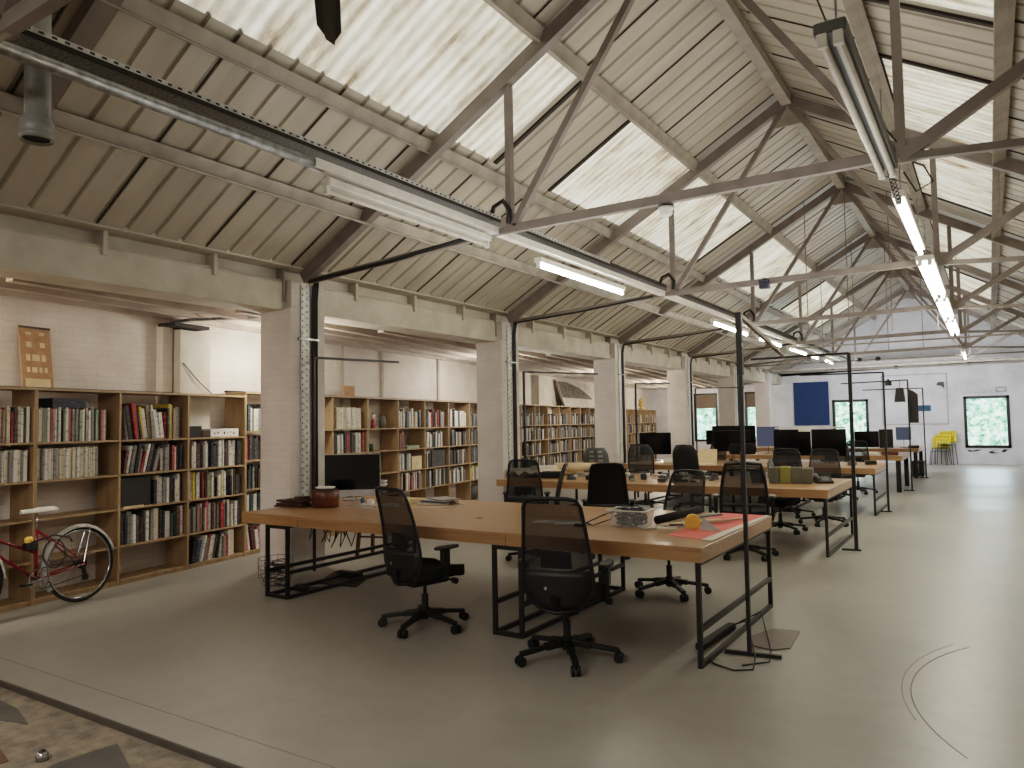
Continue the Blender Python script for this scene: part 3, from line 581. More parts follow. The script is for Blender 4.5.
put('framed_board', MB().box(-.03, 0, 0, 0, .26, .16), M['card'], Matrix.Translation((XL(8.0)-.1, 8.0, 1.995))@Matrix.Rotation(ANG, 4, 'Z'), 'tan offcut lying on the bookcase top right of the first pillar', 'offcut')

# ================================================================= BICYCLE
bk = thing('bicycle', 'red road bicycle with white saddle leaning against the bookcase', 'bicycle', (-7.0, 3.65, 0), ANG+rad(-3))
bk.rotation_euler = (rad(0), rad(-4), ANG)
def wheel(y, front):
    w = thing('w', '', ''); del w['label']; del w['category']; w.name = 'wheel'; w.parent = bk; w.location = (0, y, .34)
    R_ = .335; circ = lambda r, n=40: [(0, r*math.cos(2*PI*i/n), r*math.sin(2*PI*i/n)) for i in range(n)]
    MB().tube(circ(R_-.012), .0135, 8, closed=True).build('tyre', M['rubber'], w, smooth=True)
    MB().tube(circ(R_-.032), .009, 6, closed=True).build('rim', M['chrome'], w, smooth=True)
    m = MB()
    for i in range(28):
        a_ = 2*PI*i/28; b_ = a_+(.35 if i % 2 else -.35); m.tube([((.02 if i % 4 < 2 else -.02), .018*math.cos(b_), .018*math.sin(b_)), (0, (R_-.035)*math.cos(a_), (R_-.035)*math.sin(a_))], .0012, 3)
    m.build('spokes', M['chrome'], w)
    m = MB(); m.tube([(-.05, 0, 0), (.05, 0, 0)], .018, 10)
    if not front: m.tube([(.02, 0, 0), (.035, 0, 0)], .045, 16)
    m.build('hub', M['plastic'], w)
    n = 22; a0, a1 = (rad(12), rad(212)) if not front else (rad(0), rad(185))
    rows = []
    for i in range(n+1):
        a_ = a0+(a1-a0)*i/n; c_, s_ = math.cos(a_), math.sin(a_); rows.append([(dx, (R_+.02+dr)*c_, (R_+.02+dr)*s_) for dx, dr in ((-.027, -.026), (-.022, -.004), (0, .006), (.022, -.004), (.027, -.026))])
    MB().grid(rows, thick=(0, 0, .0)).build('mudguard', M['white'], w, smooth=True)
    return w
# rear wheel at y=0 (right in the photo), the machine points to -y
wheel(0, False); wheel(-1.02, True)
BB = (0, -.41, .28); ST = (0, -.39, .70); HT = (0, -.9, .80); HB = (0, -.87, .66); RA = (0, 0, .34); FA = (0, -1.02, .34)
fr = MB(); fr.tube([(0, HT[1]+.008, .74), (0, -.395, .50)], .013, 8); fr.tube([HB, BB], .0145, 8); fr.tube([BB, ST], .0135, 8); fr.tube([HT, HB], .016, 8)
for s in (-1, 1):
    fr.tube([(s*.02, BB[1], BB[2]), (s*.045, -.2, .31), (s*.06, 0, .34)], .008, 6); fr.tube([(s*.012, ST[1]+.01, .69), (s*.05, -.1, .45), (s*.06, 0, .34)], .007, 6)
    fr.tube([(s*.03, HB[1]-.0, .655), (s*.045, -.95, .5), (s*.05, FA[1], .34)], .01, 6)
fr.build('frame', M['redpaint'], bk, smooth=True)
MB().tube([ST, (0, -.385, .84)], .0125, 8).build('seat_post', M['chrome'], bk, smooth=True)
sd = MB(); rows = []
for i in range(9):
    u = i/8; y_ = -.52+u*.28; hw = .018+.062*max(0, (u-.25)/.75)**1.3; rows.append([(hw*math.cos(a_), y_, .855+.035*math.sin(a_)*(1 if u > .4 else .8)-(.0 if u < .8 else 0)) for a_ in [PI*j/8 for j in range(9)]])
sd.grid(rows, thick=(0, 0, -.012)); sd.build('saddle', M['white'], bk, smooth=True)
MB().tube([(0, HT[1], .8), (0, -.91, .87)], .012, 8).build('stem', M['chrome'], bk)
m = MB()
for s in (-1, 1): m.tube([(0, -.93, .87), (s*.16, -.95, .88), (s*.2, -1.03, .87), (s*.2, -1.06, .80), (s*.2, -1.0, .75)], .012, 8)
m.build('handlebar', M['plastic'], bk, smooth=True)
m = MB(); n = 24; m.tube([(.045, BB[1]+.09*math.cos(2*PI*i/n), BB[2]+.09*math.sin(2*PI*i/n)) for i in range(n)], .006, 5, closed=True)
for i in range(5): a_ = 2*PI*i/5; m.bar((.045, BB[1], BB[2]), (.045, BB[1]+.09*math.cos(a_), BB[2]+.09*math.sin(a_)), .008)
m.build('chainring', M['chrome'], bk)
m = MB(); m.bar((.06, BB[1], BB[2]), (.07, BB[1]-.165, BB[2]-.015), .014); m.bar((-.06, BB[1], BB[2]), (-.07, BB[1]+.165, BB[2]+.015), .014); m.tube([(-.06, BB[1], BB[2]), (.06, BB[1], BB[2])], .016); m.build('crank', M['chrome'], bk)
for s in (-1, 1): MB().bbox(s*.12-.045, BB[1]-s*.165-.03, BB[2]-s*.015-.01, s*.12+.045, BB[1]-s*.165+.03, BB[2]-s*.015+.01).build('pedal', M['plastic'], bk)
m = MB(); m.tube([(.045, BB[1], BB[2]+.09), (.03, 0, .34+.04)], .004, 4); m.tube([(.045, BB[1], BB[2]-.09), (.03, .02, .24), (.03, .03, .27)], .004, 4); m.build('chain', M['rubber'], bk)
m = MB(); m.bar((.035, .0, .33), (.04, .02, .22), .02, .03); m.tube([(.03, .02, .22), (.045, .02, .22)], .03, 10); m.build('derailleur', M['plastic'], bk)
m = MB(); m.bbox(-.04, -.5, .53, .04, -.4, .6, .01); m.build('saddle_bag', M['plastic'], bk)
m = MB(); m.lathe([(.03, 0), (.035, .03), (.02, .05)], 12, c=(0, -.46, .60)); m.build('rear_lamp', M['tape'], bk)
m = MB(); m.tube([(.05, -.47, .6), (.09, -.3, .64), (.1, -.16, .6), (.1, -.14, .56)], .008, 6); m.tube([(.09, -.4+.1*math.cos(a_)+.1, .48+.12*math.sin(a_)) for a_ in [2*PI*i/16 for i in range(16)]], .006, 6, closed=True); m.build('cable_lock', M['cable'], bk)
m = MB()
for s in (-1, 1): m.tube([(s*.03, .1, .68), (s*.055, .0, .36)], .003, 4)
m.build('mudguard_stay', M['chrome'], bk)

# ================================================================= DESKS
def desk(Y, label, full=True, heavy=False, x1=-1.56):
    t = thing('long_desk', label, 'desk', (0, Y, 0), 0, 'long oak desks in rows across the room')
    d = 1.80; X0 = -6.03
    for a, b in ((X0, -5.26), (-5.257, -3.033), (-3.03, x1)):
        MB().bbox(a, 0, .722, b, d*.5-.002, .75, .002).build('desk_top', M['oak'], t); MB().bbox(a, d*.5, .722, b, d, .75, .002).build('desk_top', M['oak'], t)
        MB().box(a+.002, .004, .655, b-.002, .024, .7215).build('front_panel', M['oak'], t); MB().box(a+.002, d-.024, .655, b-.002, d-.004, .7215).build('rear_panel', M['oak'], t)
    MB().box(x1-.024, .025, .655, x1-.004, d-.025, .7215).build('end_panel', M['oak'], t); MB().box(X0+.004, .025, .655, X0+.024, d-.025, .7215).build('end_panel', M['oak'], t)
    MB().lathe([(.03, .7505), (.03, .7515)], 16, c=(-3.7, .62, 0)).build('cable_hole', M['joint'], t)
    w = .03 if not heavy else .09
    def frame(x, mid=True):
        m = MB(); m.box(x-w/2, .0, 0, x+w/2, w, .655); m.box(x-w/2, d-w, 0, x+w/2, d, .655); m.box(x-w/2, w, .635, x+w/2, d-w, .655)
        if not heavy: m.box(x-w/2, w, 0.0, x+w/2, d-w, .03); m.box(x-w/2, w, .22, x+w/2, d-w, .25)
        m.build('leg_frame', M['metal'], t)
    if heavy:
        frame(x1-.08); frame(-3.1); frame(-5.6); return t
    for xa, xb in ((-5.67, -5.40), (-3.14, -2.91)):
        frame(xa); frame(xb)
        for y in (0, d-w): MB().box(xa+w/2, y, 0.0, xb-w/2, y+w, .03).build('cross_bar', M['metal'], t); MB().box(xa+w/2, y, .625, xb-w/2, y+w, .655).build('cross_bar', M['metal'], t)
    frame(x1-.03)
    return t
DY = [4.62, 8.97, 13.08, 17.35, 21.6]
dl = ['long oak desk nearest the camera, with the drum, tub of cables and pink sheet', 'second long oak desk, with paper rolls at left and grey boxes at right', 'third long oak desk, carrying the pair of wide black monitors', 'fourth desk down the room, oak top on thick black legs', 'farthest desk, on black legs beside the small black cabinet']
for i, y in enumerate(DY): desk(y, dl[i], heavy=i > 2)

# ================================================================= CHAIRS
def star_base(t, R=.335):
    b = MB()
    b.lathe([(.035, .07), (.045, .09), (.04, .14), (.03, .15)], 14)
    for i in range(5):
        a = 2*PI*i/5+PI/2; c_, s_ = math.cos(a), math.sin(a)
        P = [(.03*c_, .03*s_, .115), (.16*c_, .16*s_, .098), (R*c_, R*s_, .076)]
        b.bar(P[0], P[1], .052, .04); b.bar(P[1], P[2], .04, .028)
    o = b.build('star_base', M['plastic'], t, bevel=.004)
    for i in range(5):
        a = 2*PI*i/5+PI/2; x, y = R*math.cos(a), R*math.sin(a); w = MB()
        tx = Vector((-math.sin(a), math.cos(a), 0))
        for s in (-1, 1):
            c0 = Vector((x, y, .032))+tx*(.008*s); c1 = c0+tx*(.02*s); w.tube([c0, c1], .032, 12)
        w.tube([(x, y, .04), (x, y, .085)], .009, 6); w.build('caster', M['plastic'], o)
    m = MB(); m.tube([(0, 0, .06), (0, 0, .25)], .026, 12); m.tube([(0, 0, .25), (0, 0, .39)], .014, 10); m.build('gas_lift', M['metal'], t, smooth=False)
def armrest(t, x, z=.645, pad='plastic', parent=None):
    m = MB(); m.tube([(x*.72, .02, .40), (x*.98, .0, .42), (x, -.0, .46), (x, -.02, z-.03)], .018, 8); m.bbox(x-.022, -.05, .5, x+.022, .02, z-.02, .006)
    o = m.build('armrest', M['plastic'], t)
    p = MB(); n = 10; poly = [(x+.042*math.cos(a), -.0+.115*math.sin(a)*(1.0)) for a in [2*PI*i/18 for i in range(18)]]; p.prism(poly, z-.022, z); p.build('arm_pad', M[pad], o, bevel=.006)
def task_chair(label, loc, rz, group=None, net='net'):
    t = thing('office_chair', label, 'chair', loc, rz, group or 'black mesh office chairs'); star_base(t)
    # seat, faces +y
    rows = []
    for i in range(9):
        v = i/8; y = -.22+.47*v; hw = .235-.03*(2*v-1)**4-.02*(v > .9)
        rows.append([(hw*(-1+2*j/8), y, .465+.02*(abs(-1+2*j/8))**2-.03*max(0, v-.75)*4*.6) for j in range(9)])
    MB().grid(rows, thick=(0, 0, -.085)).build('seat', M['fabric'], t, smooth=True, bevel=.012)
    m = MB(); m.bbox(-.13, -.2, .34, .13, .14, .415, .01); m.tube([(.13, .08, .38), (.26, .08, .375)], .008, 6); m.tube([(.25, .08, .375), (.29, .08, .375)], .022, 10); m.tube([(-.25, .0, .38), (-.13, .0, .38)], .008, 6); m.build('seat_mechanism', M['plastic'], t)
    # backrest: outline bulging, leaning back
    def bp(u, v):           # u -1..1, v 0..1
        z = .38+.70*v; hw = .245-.065*max(v, 0)**1.3
        if v < .22: hw -= .11*(1-v/.22)**1.6
        y = -.25-.045*math.sin(PI*min(1, v*1.1))*.0-.10*v+.05*(u*u)*(1-.5*v)-.035*math.sin(PI*v)*-1
        return Vector((u*hw, y, z))
    out = [bp(-1, v/12) for v in range(0, 12)]+[bp(-.9, .985), bp(-.6, 1.0), bp(0, 1.005), bp(.6, 1.0), bp(.9, .985)]+[bp(1, v/12) for v in range(11, -1, -1)]+[bp(.5, -.02), bp(0, -.03), bp(-.5, -.02)]
    m = MB(); m.tube(out, .013, 8, closed=True)
    fr_ = m.build('back_frame', M['plastic'], t, smooth=True)
    MB().grid([[bp(-.97+1.94*j/8, .34+.66*i/8) for j in range(9)] for i in range(9)]).build('back_mesh', M[net], fr_, smooth=True)
    MB().grid([[bp(-.97+1.94*j/8, .0+.34*i/6)+Vector((0, -.012, 0)) for j in range(9)] for i in range(7)], thick=(0, .022, 0)).build('back_shell', M['plastic'], fr_, smooth=True)
    lm = MB().grid([[bp(-.45+.9*j/4, .36+.15*i/3)+Vector((0, .02, 0)) for j in range(5)] for i in range(4)], thick=(0, .01, 0)); lm.build('lumbar_pad', M['plastic'], fr_, smooth=True)
    m = MB(); m.tube([(0, -.1, .39), (0, -.27, .41), (0, -.29, .46)], .03, 8); m.build('back_stem', M['plastic'], t)
    q = MB(); q.tube([bp(-.0, .19)+Vector((-.06, -.012, 0)), bp(0, .19)+Vector((-.06, -.02, 0))], .011, 10); q.build('badge', M['chrome'], fr_)
    for s in (-1, 1): armrest(t, s*.275)
    return t
c1 = task_chair('black mesh office chair at the near desk, turned sideways with its back to the left', (-3.73, 4.54, 0), rad(-14))
for ch in [o for o in C.objects if o.parent == c1 and o.name.startswith('star_base')]: ch.rotation_euler = (0, 0, rad(-12))
task_dup = []
def place(label, loc, rz): return dup(c1, loc, rz, label)
place('black mesh office chair pulled out in front of the near desk, seen squarely from behind', (-2.40, 4.38, 0), rad(13))
place('black mesh office chair behind the near desk, behind the black tube and pink mat', (-2.5, 6.5, 0), rad(162))
task_chair('solid black square-backed chair behind the near desk, left of the tub of cables', (-3.80, 8.0, 0), rad(24), net='fabric')
place('black office chair before the second desk, left of the narrow angled chair back', (-5.2, 8.45, 0), rad(25))
place('black office chair seen edge-on between the near and second desks', (-4.33, 7.25, 0), rad(120))
# headrest chair
def head_chair(label, loc, rz):
    t = thing('headrest_chair', label, 'chair', loc, rz); star_base(t, .34)
    MB().grid([[(.245*(-1+2*j/8), -.23+.47*i/8, .475+.015*(-1+2*j/8)**2) for j in range(9)] for i in range(9)], thick=(0, 0, -.07)).build('seat', M['fabric'], t, smooth=True, bevel=.015)
    MB().bbox(-.14, -.2, .36, .14, .14, .41, .01).build('seat_mechanism', M['plastic'], t)
    def bp(u, v): return Vector((u*(.25-.06*v+.02*math.sin(PI*v)), -.26-.08*v+.06*u*u, .46+.6*v))
    out = [bp(-1, v/10) for v in range(11)]+[bp(0, 1.03)]+[bp(1, v/10) for v in range(10, -1, -1)]+[bp(0, -.03)]
    f_ = MB().tube(out, .018, 8, closed=True).build('back_frame', M['plastic'], t, smooth=True)
    MB().grid([[bp(-1+2*j/8, i/8) for j in range(9)] for i in range(9)]).build('back_mesh', M['net'], f_, smooth=True)
    m = MB(); m.tube([(0, -.18, .38), (0, -.32, .45), (0, -.38, .8), (0, -.4, 1.12), (0, -.36, 1.2)], .028, 8); m.build('spine', M['plastic'], t, smooth=True)
    m = MB(); m.tube([bp(-.8, .9), (0, -.4, 1.02), bp(.8, .9)], .016, 8); m.build('upper_yoke', M['plastic'], t, smooth=True); m = MB(); m.tube([bp(-.9, .25)+Vector((0, -.02, 0)), (-.1, -.36, .62), (.1, -.36, .62), bp(.9, .25)+Vector((0, -.02, 0))], .02, 8); m.build('lower_yoke', M['plastic'], t, smooth=True)
    rows = [[(.15*(-1+2*j/8)*(1-.12*(2*i/4-1)**2), -.33+.06*(-1+2*j/8)**2, 1.17+.12*i/4) for j in range(9)] for i in range(5)]
    MB().grid(rows, thick=(0, -.04, 0)).build('headrest', M['fabric'], t, smooth=True, bevel=.01)
    for s in (-1, 1): armrest(t, s*.31, .70, 'grey')
    return t
head_chair('black high-backed chair with a headrest in front of the second desk, beside the black post', (-2.40, 8.62, 0), rad(16))
place('black office chair tucked under the far side of the second desk, behind the grey boxes', (-2.50, 10.75, 0), rad(170))
place('black office chair behind the second desk, just right of the grey boxes', (-2.1, 11.75, 0), rad(185))
place('black office chair in front of the third desk, below the left wide monitor', (-2.75, 12.55, 0), rad(5))
place('black office chair at the third desk, half hidden behind the cream folder', (-4.9, 15.2, 0), rad(160))
place('black office chair at the fourth desk, in front of its dark monitor', (-2.35, 16.9, 0), rad(8))
place('black office chair beyond the third desk, right of the black monitor pair', (-2.5, 15.5, 0), rad(190))
def shell_chair(label, loc, rz, mt, slots, name='office_chair'):
    t = thing(name, label, 'chair', loc, rz); star_base(t)
    MB().grid([[(.23*(-1+2*j/8), -.2+.44*i/8, .47) for j in range(9)] for i in range(9)], thick=(0, 0, -.06)).build('seat', M['fabric'], t, smooth=True, bevel=.015)
    MB().bbox(-.13, -.18, .36, .13, .12, .41, .01).build('seat_mechanism', M['plastic'], t)
    def bp(u, v): return Vector((u*(.2+.03*math.sin(PI*v)-(.05*(v-.85)/.15 if v > .85 else 0)), -.24-.08*v+.06*u*u, .5+.62*v))
    m = MB().grid([[bp(-1+2*j/8, i/10) for j in range(9)] for i in range(11)], thick=(0, -.02, 0)); b_ = m.build('backrest', mt, t, smooth=True, bevel=.006)
    if slots:
        for v in (.5, .62, .74, .86):
            for u in (-.45, .25): MB().grid([[bp(u+.35*j, v+.05*i)+Vector((0, -.022, 0)) for j in range(2)] for i in range(2)], thick=(0, -.002, 0)).build('back_slot', M['alu'], b_)
    else:
        out = [bp(-1, v/10) for v in range(11)]+[bp(0, 1.02)]+[bp(1, v/10) for v in range(10, -1, -1)]+[bp(0, -.02)]; MB().tube(out, .016, 8, closed=True).build('back_rim', M['plastic'], b_, smooth=True)
    MB().tube([(0, -.12, .39), (0, -.28, .42), (0, -.31, .6)], .026, 8).build('back_stem', M['plastic'], t)
    for s in (-1, 1): armrest(t, s*.28)
    return t
shell_chair('grey plastic-backed chair with pale slots, behind the paper rolls', (-5.72, 11.75, 0), rad(10), M['grey'], True)
shell_chair('black round-topped mesh chair left of the dark monitor on the third desk', (-5.3, 12.72, 0), rad(5), M['netopen'], False)
shell_chair('dark solid-backed chair in front of the third desk', (-4.42, 12.7, 0), rad(-8), M['plastic'], False)

# wooden stool behind the near desk
t = thing('wooden_stool', 'brown wooden stool behind the left end of the near desk', 'stool', (-6.2, 6.7, 0), rad(15))
MB().bbox(-.2, -.2, .44, .2, .2, .47, .01).build('seat', M['drum'], t)
for sx in (-1, 1):
    for sy in (-1, 1): m = MB(); m.bar((sx*.16, sy*.16, .44), (sx*.19, sy*.19, 0), .036); m.build('leg', M['drum'], t)
for sy in (-1, 1): MB().bar((-.175, sy*.175, .25), (.175, sy*.175, .25), .02).build('stretcher', M['drum'], t)
# stacked yellow chairs by the far wall
def stack_chair(label, loc, dz, mt):
    t = thing('stacking_chair', label, 'chair', loc, rad(168), 'yellow and green stacked chairs by the far wall')
    def bp(u, v): return Vector((u*.25, -.2-.08*v+.04*u*u, .5+.36*v))
    m = MB().grid([[bp(-1+2*j/6, i/6) for j in range(7)] for i in range(7)], thick=(0, -.012, 0)); b = m.build('backrest', mt, t, smooth=True)
    for i in range(3):
        for j in range(5): MB().grid([[bp(-.72+.34*j+.13*a, .25+.25*i+.12*c)+Vector((0, -.014, 0)) for a in (0, 1)] for c in (0, 1)], thick=(0, .03, 0)).build('back_hole', M['olive'], b)
    MB().grid([[(.22*(-1+2*j/6), -.2+.42*i/6, .45+.0*i) for j in range(7)] for i in range(7)], thick=(0, 0, -.015)).build('seat', M['green'], t, bevel=.004)
    for sx in (-1, 1):
        for sy in (-1, 1): MB().tube([(sx*.2, sy*.18, .44), (sx*.24, sy*.23, -dz)], .012, 6).build('leg', M['metal'], t)
stack_chair('yellow-backed green-seated chair at the bottom of the far stack', (-1.42, 27.85, 0), 0, M['yellow']); stack_chair('yellow perforated plastic chair in the middle of the far stack', (-1.38, 27.92, .10), .10, M['yellow']); stack_chair('yellow perforated plastic chair topmost of the far stack', (-1.22, 28.0, .22), .22, M['yellow'])

# ================================================================= HANGING FRAMES
def post(label, loc, h, arm, plate=True, thick=.03, extra=None, foot=True, armm='metal'):
    t = thing('gallows_post', label, 'post', loc, 0, 'black posts with horizontal arms')
    MB().bar((0, 0, .004), (0, 0, h), thick).build('pole', M['metal'], t)
    m = MB(); m.bar((0, 0, h), arm, .026, .026); m.build('arm', M[armm], t)
    if foot:
        m = MB(); m.bar((-.155, -.03, .012) if plate else (-.155, -.02, .012), (.2, .02, .012) if plate else (.05, 0, .012), .03, .02); m.build('foot_bar', M['metal'], t)
        if plate: MB().prism([(-.12, .36), (-.02, .68), (.17, .72), (.2, .26), (.1, .16), (-.05, .2)], 0.002, .01).build('foot_plate', M['darksteel'], t)
    return t
p = post('tall black steel post at the right end of the near desk', (-1.40, 5.05, 0), 2.26, (.0, 1.25, 2.07), armm='steel', thick=.025)
MB().box(-.02, -.02, 1.85, .018, .018, 2.275).build('sleeve', M['metal'], p)
post('black steel post at the right end of the second desk, arm over the desk', (-1.375, 9.57, 0), 2.32, (-1.17, .1, 2.32), thick=.04, plate=False)
post('black steel post at the right end of the third desk', (-1.46, 13.70, 0), 2.30, (-1.35, .15, 2.32), plate=False)
p = post('black steel post at the fourth desk with lamp and black panel', (-1.44, 17.82, 0), 2.34, (-1.4, .6, 2.34), plate=False)
post('black steel post at the right end of the farthest desk', (-1.42, 21.7, 0), 2.29, (-1.45, .4, 2.30), plate=False)
post('black steel post before the first pillar, arm reaching along the aisle', (-6.17, 5.66, 0), 2.30, (.2, 1.15, 2.31), thick=.024, foot=False)
post('black steel post before the second pillar, arm toward the third pillar', (-6.15, 9.97, 0), 2.36, (.55, 1.5, 2.37), foot=False)
post('black steel post before the fourth pillar, arm to the right', (-6.1, 17.95, 0), 2.35, (.95, .9, 2.36), foot=False)
post('black steel post before the third pillar, thin arm to the right', (-6.12, 14.3, 0), 2.33, (.45, .75, 2.34), foot=False)
t = thing('task_lamp', 'small black lamp hanging at the end of the fourth post arm', 'lamp', (-1.82, 17.95, 2.24))
MB().lathe([(.07, 0), (.06, .08), (.025, .12), (.02, .14)], 12).build('lamp_shade', M['metal'], t); MB().bar((-.1, 0, .06), (.08, 0, .1), .03).build('clamp', M['metal'], t)
t = thing('lamp', 'large black tapered lamp shade beside the fourth post', 'lamp', (-1.60, 17.90, 1.88))
MB().lathe([(.145, 0), (.1, .29), (.09, .3)], 4, c=(0, 0, 0)).build('lamp_shade', M['metal'], t, rz=PI/4)
MB().tube([(0, 0, .29), (0, 0, .46)], .006, 5).build('cord', M['cable'], t)
m = MB(); m.T = Matrix.Translation((-1.36, 17.85, 0)) @ Matrix.Rotation(PI/2, 4, 'X'); m.prism([(-.09, 1.43), (.10, 1.43), (.10, 2.03), (.02, 2.1), (-.09, 2.16)], -.01, .01); tag(m.build('hanging_board', M['metal']), 'black slant-topped panel hanging at the fourth post', 'panel')

# ================================================================= ON THE NEAR DESK
TZ = .7505
def screen_thing(label, loc, rz, w, h, zb, face='screen', chin=0., name='monitor', back=False, group=None):
    t = thing(name, label, 'monitor', loc, rz, group)
    # faces -y
    MB().bbox(-w/2, 0, zb, w/2, .028, zb+h, .006).build('casing', M['plastic'] if not chin else M['alu'], t)
    MB().box(-w/2+.006, -.003, zb+chin, w/2-.006, .001, zb+h-.006).build('screen', M[face], t)
    if chin: MB().box(-w/2+.004, -.002, zb+.004, w/2-.004, .0, zb+chin).build('chin', M['alu'], t)
    m = MB(); m.bbox(-.1, -.06, 0, .1, .12, .01, .003); m.bar((0, .1, .01), (0, .04, zb+h*.4), .06, .012, up=(1, 0, 0)); m.build('stand', M['alu'] if chin else M['plastic'], t)
    return t
screen_thing('large black screened computer with silver chin on the left of the near desk', (-5.86, 5.92, TZ), rad(38), .60, .46, .035, chin=.075)
t = thing('wooden_drum', 'round reddish brown wooden drum on the near desk left end', 'drum', (-5.62, 5.3, TZ))
MB().lathe([(.125, 0), (.135, .01), (.132, .06), (.137, .07), (.137, .15), (.13, .16)], 28).build('drum_body', M['drum'], t, smooth=True)
MB().lathe([(.134, .16), (.136, .168), (.05, .178)], 28).build('lid', M['dkwood'], t, smooth=True)
tag(MB().lathe([(.07, 0), (.095, .006), (.098, .02), (.09, .02), (.06, .01)], 24).build('white_dish', M['white'], None, (-5.62, 5.3, TZ+.179), smooth=True), 'small white dish on top of the wooden drum', 'dish')
for i, (x, y, r, L_, W_, z) in enumerate([(-5.95, 5.18, 20, .36, .13, 0), (-5.93, 5.16, 8, .34, .12, .021), (-5.97, 5.19, -6, .42, .11, .042), (-5.86, 5.2, 14, .26, .12, .063), (-5.84, 5.2, 5, .12, .1, .084)]):
    tag(MB().bbox(-L_/2, -W_/2, 0, L_/2, W_/2, .02, .004).build('dark_board', M['dkwood'], None, (x, y, TZ+z), rad(r)), ['lowest', 'second', 'third', 'fourth', 'topmost'][i]+' dark wooden board in the stack left of the drum', 'board')
m = MB(); random.seed(3)
def wig(c, r, n, z, dz=.006, seed=1):
    rr = random.Random(seed); P = []; a = 0
    for i in range(n): a += rr.uniform(.4, 1.4); q = r*(.35+.65*rr.random()); P.append((c[0]+q*math.cos(a), c[1]+q*.7*math.sin(a), z+rr.random()*dz))
    return P
for i in range(3): m.tube(wig((-5.2+.12*i, 5.5, 0), .16, 16, TZ+.005, .03, i), .004, 5)
m.tube([(-5.45, 5.45, TZ+.005), (-5.1, 5.35, TZ+.005), (-4.7, 5.6, TZ+.005), (-4.45, 5.8, TZ+.005), (-4.4, 6.0, TZ+.005), (-4.6, 6.1, TZ+.005)], .004, 5)
tag(m.build('white_cables', M['wcable'], smooth=True), 'tangle of white cables in front of the silver computer', 'cable')
tag(MB().bbox(0, 0, 0, .06, .06, .06).build('plug_adapter', M['white'], None, (-5.3, 5.55, TZ), rad(20)), 'white power plug standing among the white cables', 'plug')
tag(MB().lathe([(.02, 0), (.022, .05), (.012, .07)], 10).build('blue_bottle_cap', BM['blue'], None, (-5.42, 5.62, TZ)), 'small blue bottle beside the white plug', 'bottle')
tag(MB().bbox(-.13, -.03, 0, .13, .03, .05).build('cream_block', M['cream'], None, (-5.02, 5.95, TZ), rad(15)), 'cream block lying behind the turned office chair', 'block')
for i in range(5):
    tag(MB().box(-.16, -.115, 0, .16, .115, .011).build('magazine', [BM['white'], BM['grey'], BM['blue'], BM['white'], BM['grey']][i], None, (-4.78+.02*i, 6.02+.015*(i % 2), TZ+.0115*i), rad(12-9*i)), ['lowest', 'second', 'middle', 'fourth', 'topmost'][i]+' magazine of the small pile on the near desk', 'magazine')
for i, (x, y, r) in enumerate([(-3.05, 5.28, 15), (-2.92, 5.33, -8), (-2.84, 5.24, 30)]):
    tag(MB().box(-.11, -.075, 0, .11, .075, .0015).build('paper_sheet', [M['paper'], M['sketch'], M['paper']][i], None, (x, y, TZ+.0018*i), rad(r)), ['white paper sheet seen through the chair mesh, leftmost', 'grey drawn paper between two white sheets', 'white paper sheet nearest the black cable'][i], 'paper')
m = MB()
m.tube([(-2.72, 5.28, TZ+.006), (-2.6, 5.2, TZ+.01), (-2.5, 5.3, TZ+.05), (-2.52, 5.42, TZ+.1), (-2.62, 5.4, TZ+.06), (-2.72, 5.32, TZ+.01), (-2.64, 5.24, TZ+.006)], .005, 6)
m.tube([(-2.7, 5.2, TZ+.006), (-2.6, 5.38, TZ+.07), (-2.48, 5.45, TZ+.1), (-2.4, 5.4, TZ+.09)], .004, 6); m.bbox(-2.74, 5.14, TZ, -2.66, 5.18, TZ+.02)
tag(m.build('black_cable', M['cable'], smooth=True), 'looped black cable left of the clear tub', 'cable')
# clear tub with cables
t = thing('clear_tub', 'clear plastic tub packed with black cables on the near desk', 'tub', (-2.36, 5.36, TZ), rad(4))
m = MB(); w0, d0, w1, d1, h = .135, .10, .15, .12, .125
def ringbox(w, d, z): return [(-w, -d, z), (w, -d, z), (w, d, z), (-w, d, z)]
m.add(ringbox(w0, d0, 0)+ringbox(w1, d1, h), [(3, 2, 1, 0), (0, 1, 5, 4), (1, 2, 6, 5), (2, 3, 7, 6), (3, 0, 4, 7)]); m.build('tub_wall', M['clear'], t)
m = MB(); 
for a, b in zip(ringbox(w1, d1, h), ringbox(w1, d1, h)[1:]+ringbox(w1, d1, h)[:1]): m.bar(a, b, .012, .008)
m.build('rim', M['wcable'], t)
for j, (mt, lb) in enumerate([('cable', 'black cables inside the clear tub'), ('grey', 'grey cables inside the clear tub'), ('navy', 'dark blue cable coil on top in the clear tub')]):
    m = MB(); rr = random.Random(20+j)
    for i in range(34 if j < 2 else 6):
        zc = rr.uniform(.012, .125) if j < 2 else .135; cx, cy = rr.uniform(-.1, .1), rr.uniform(-.06, .06); r_ = rr.uniform(.018, .034); tl = rr.uniform(-.5, .5)
        m.tube([(cx+r_*math.cos(a), cy+r_*.9*math.sin(a), max(.006, zc+tl*r_*math.sin(a))) for a in [2*PI*q/12 for q in range(12)]], .0055, 5, closed=True)
    o = m.build('coiled_cables', M[mt] if mt in M else BM[mt], None, (-2.36, 5.36, TZ), rad(4), smooth=True); tag(o, lb, 'cables', kind='stuff')
tag(MB().tube([(-2.2, 5.5, TZ+.036), (-2.16, 5.8, TZ+.04), (-2.08, 6.15, TZ+.055)], .034, 12).build('black_umbrella', M['fabric'], smooth=True), 'black rolled umbrella-like tube lying right of the tub', 'tube')
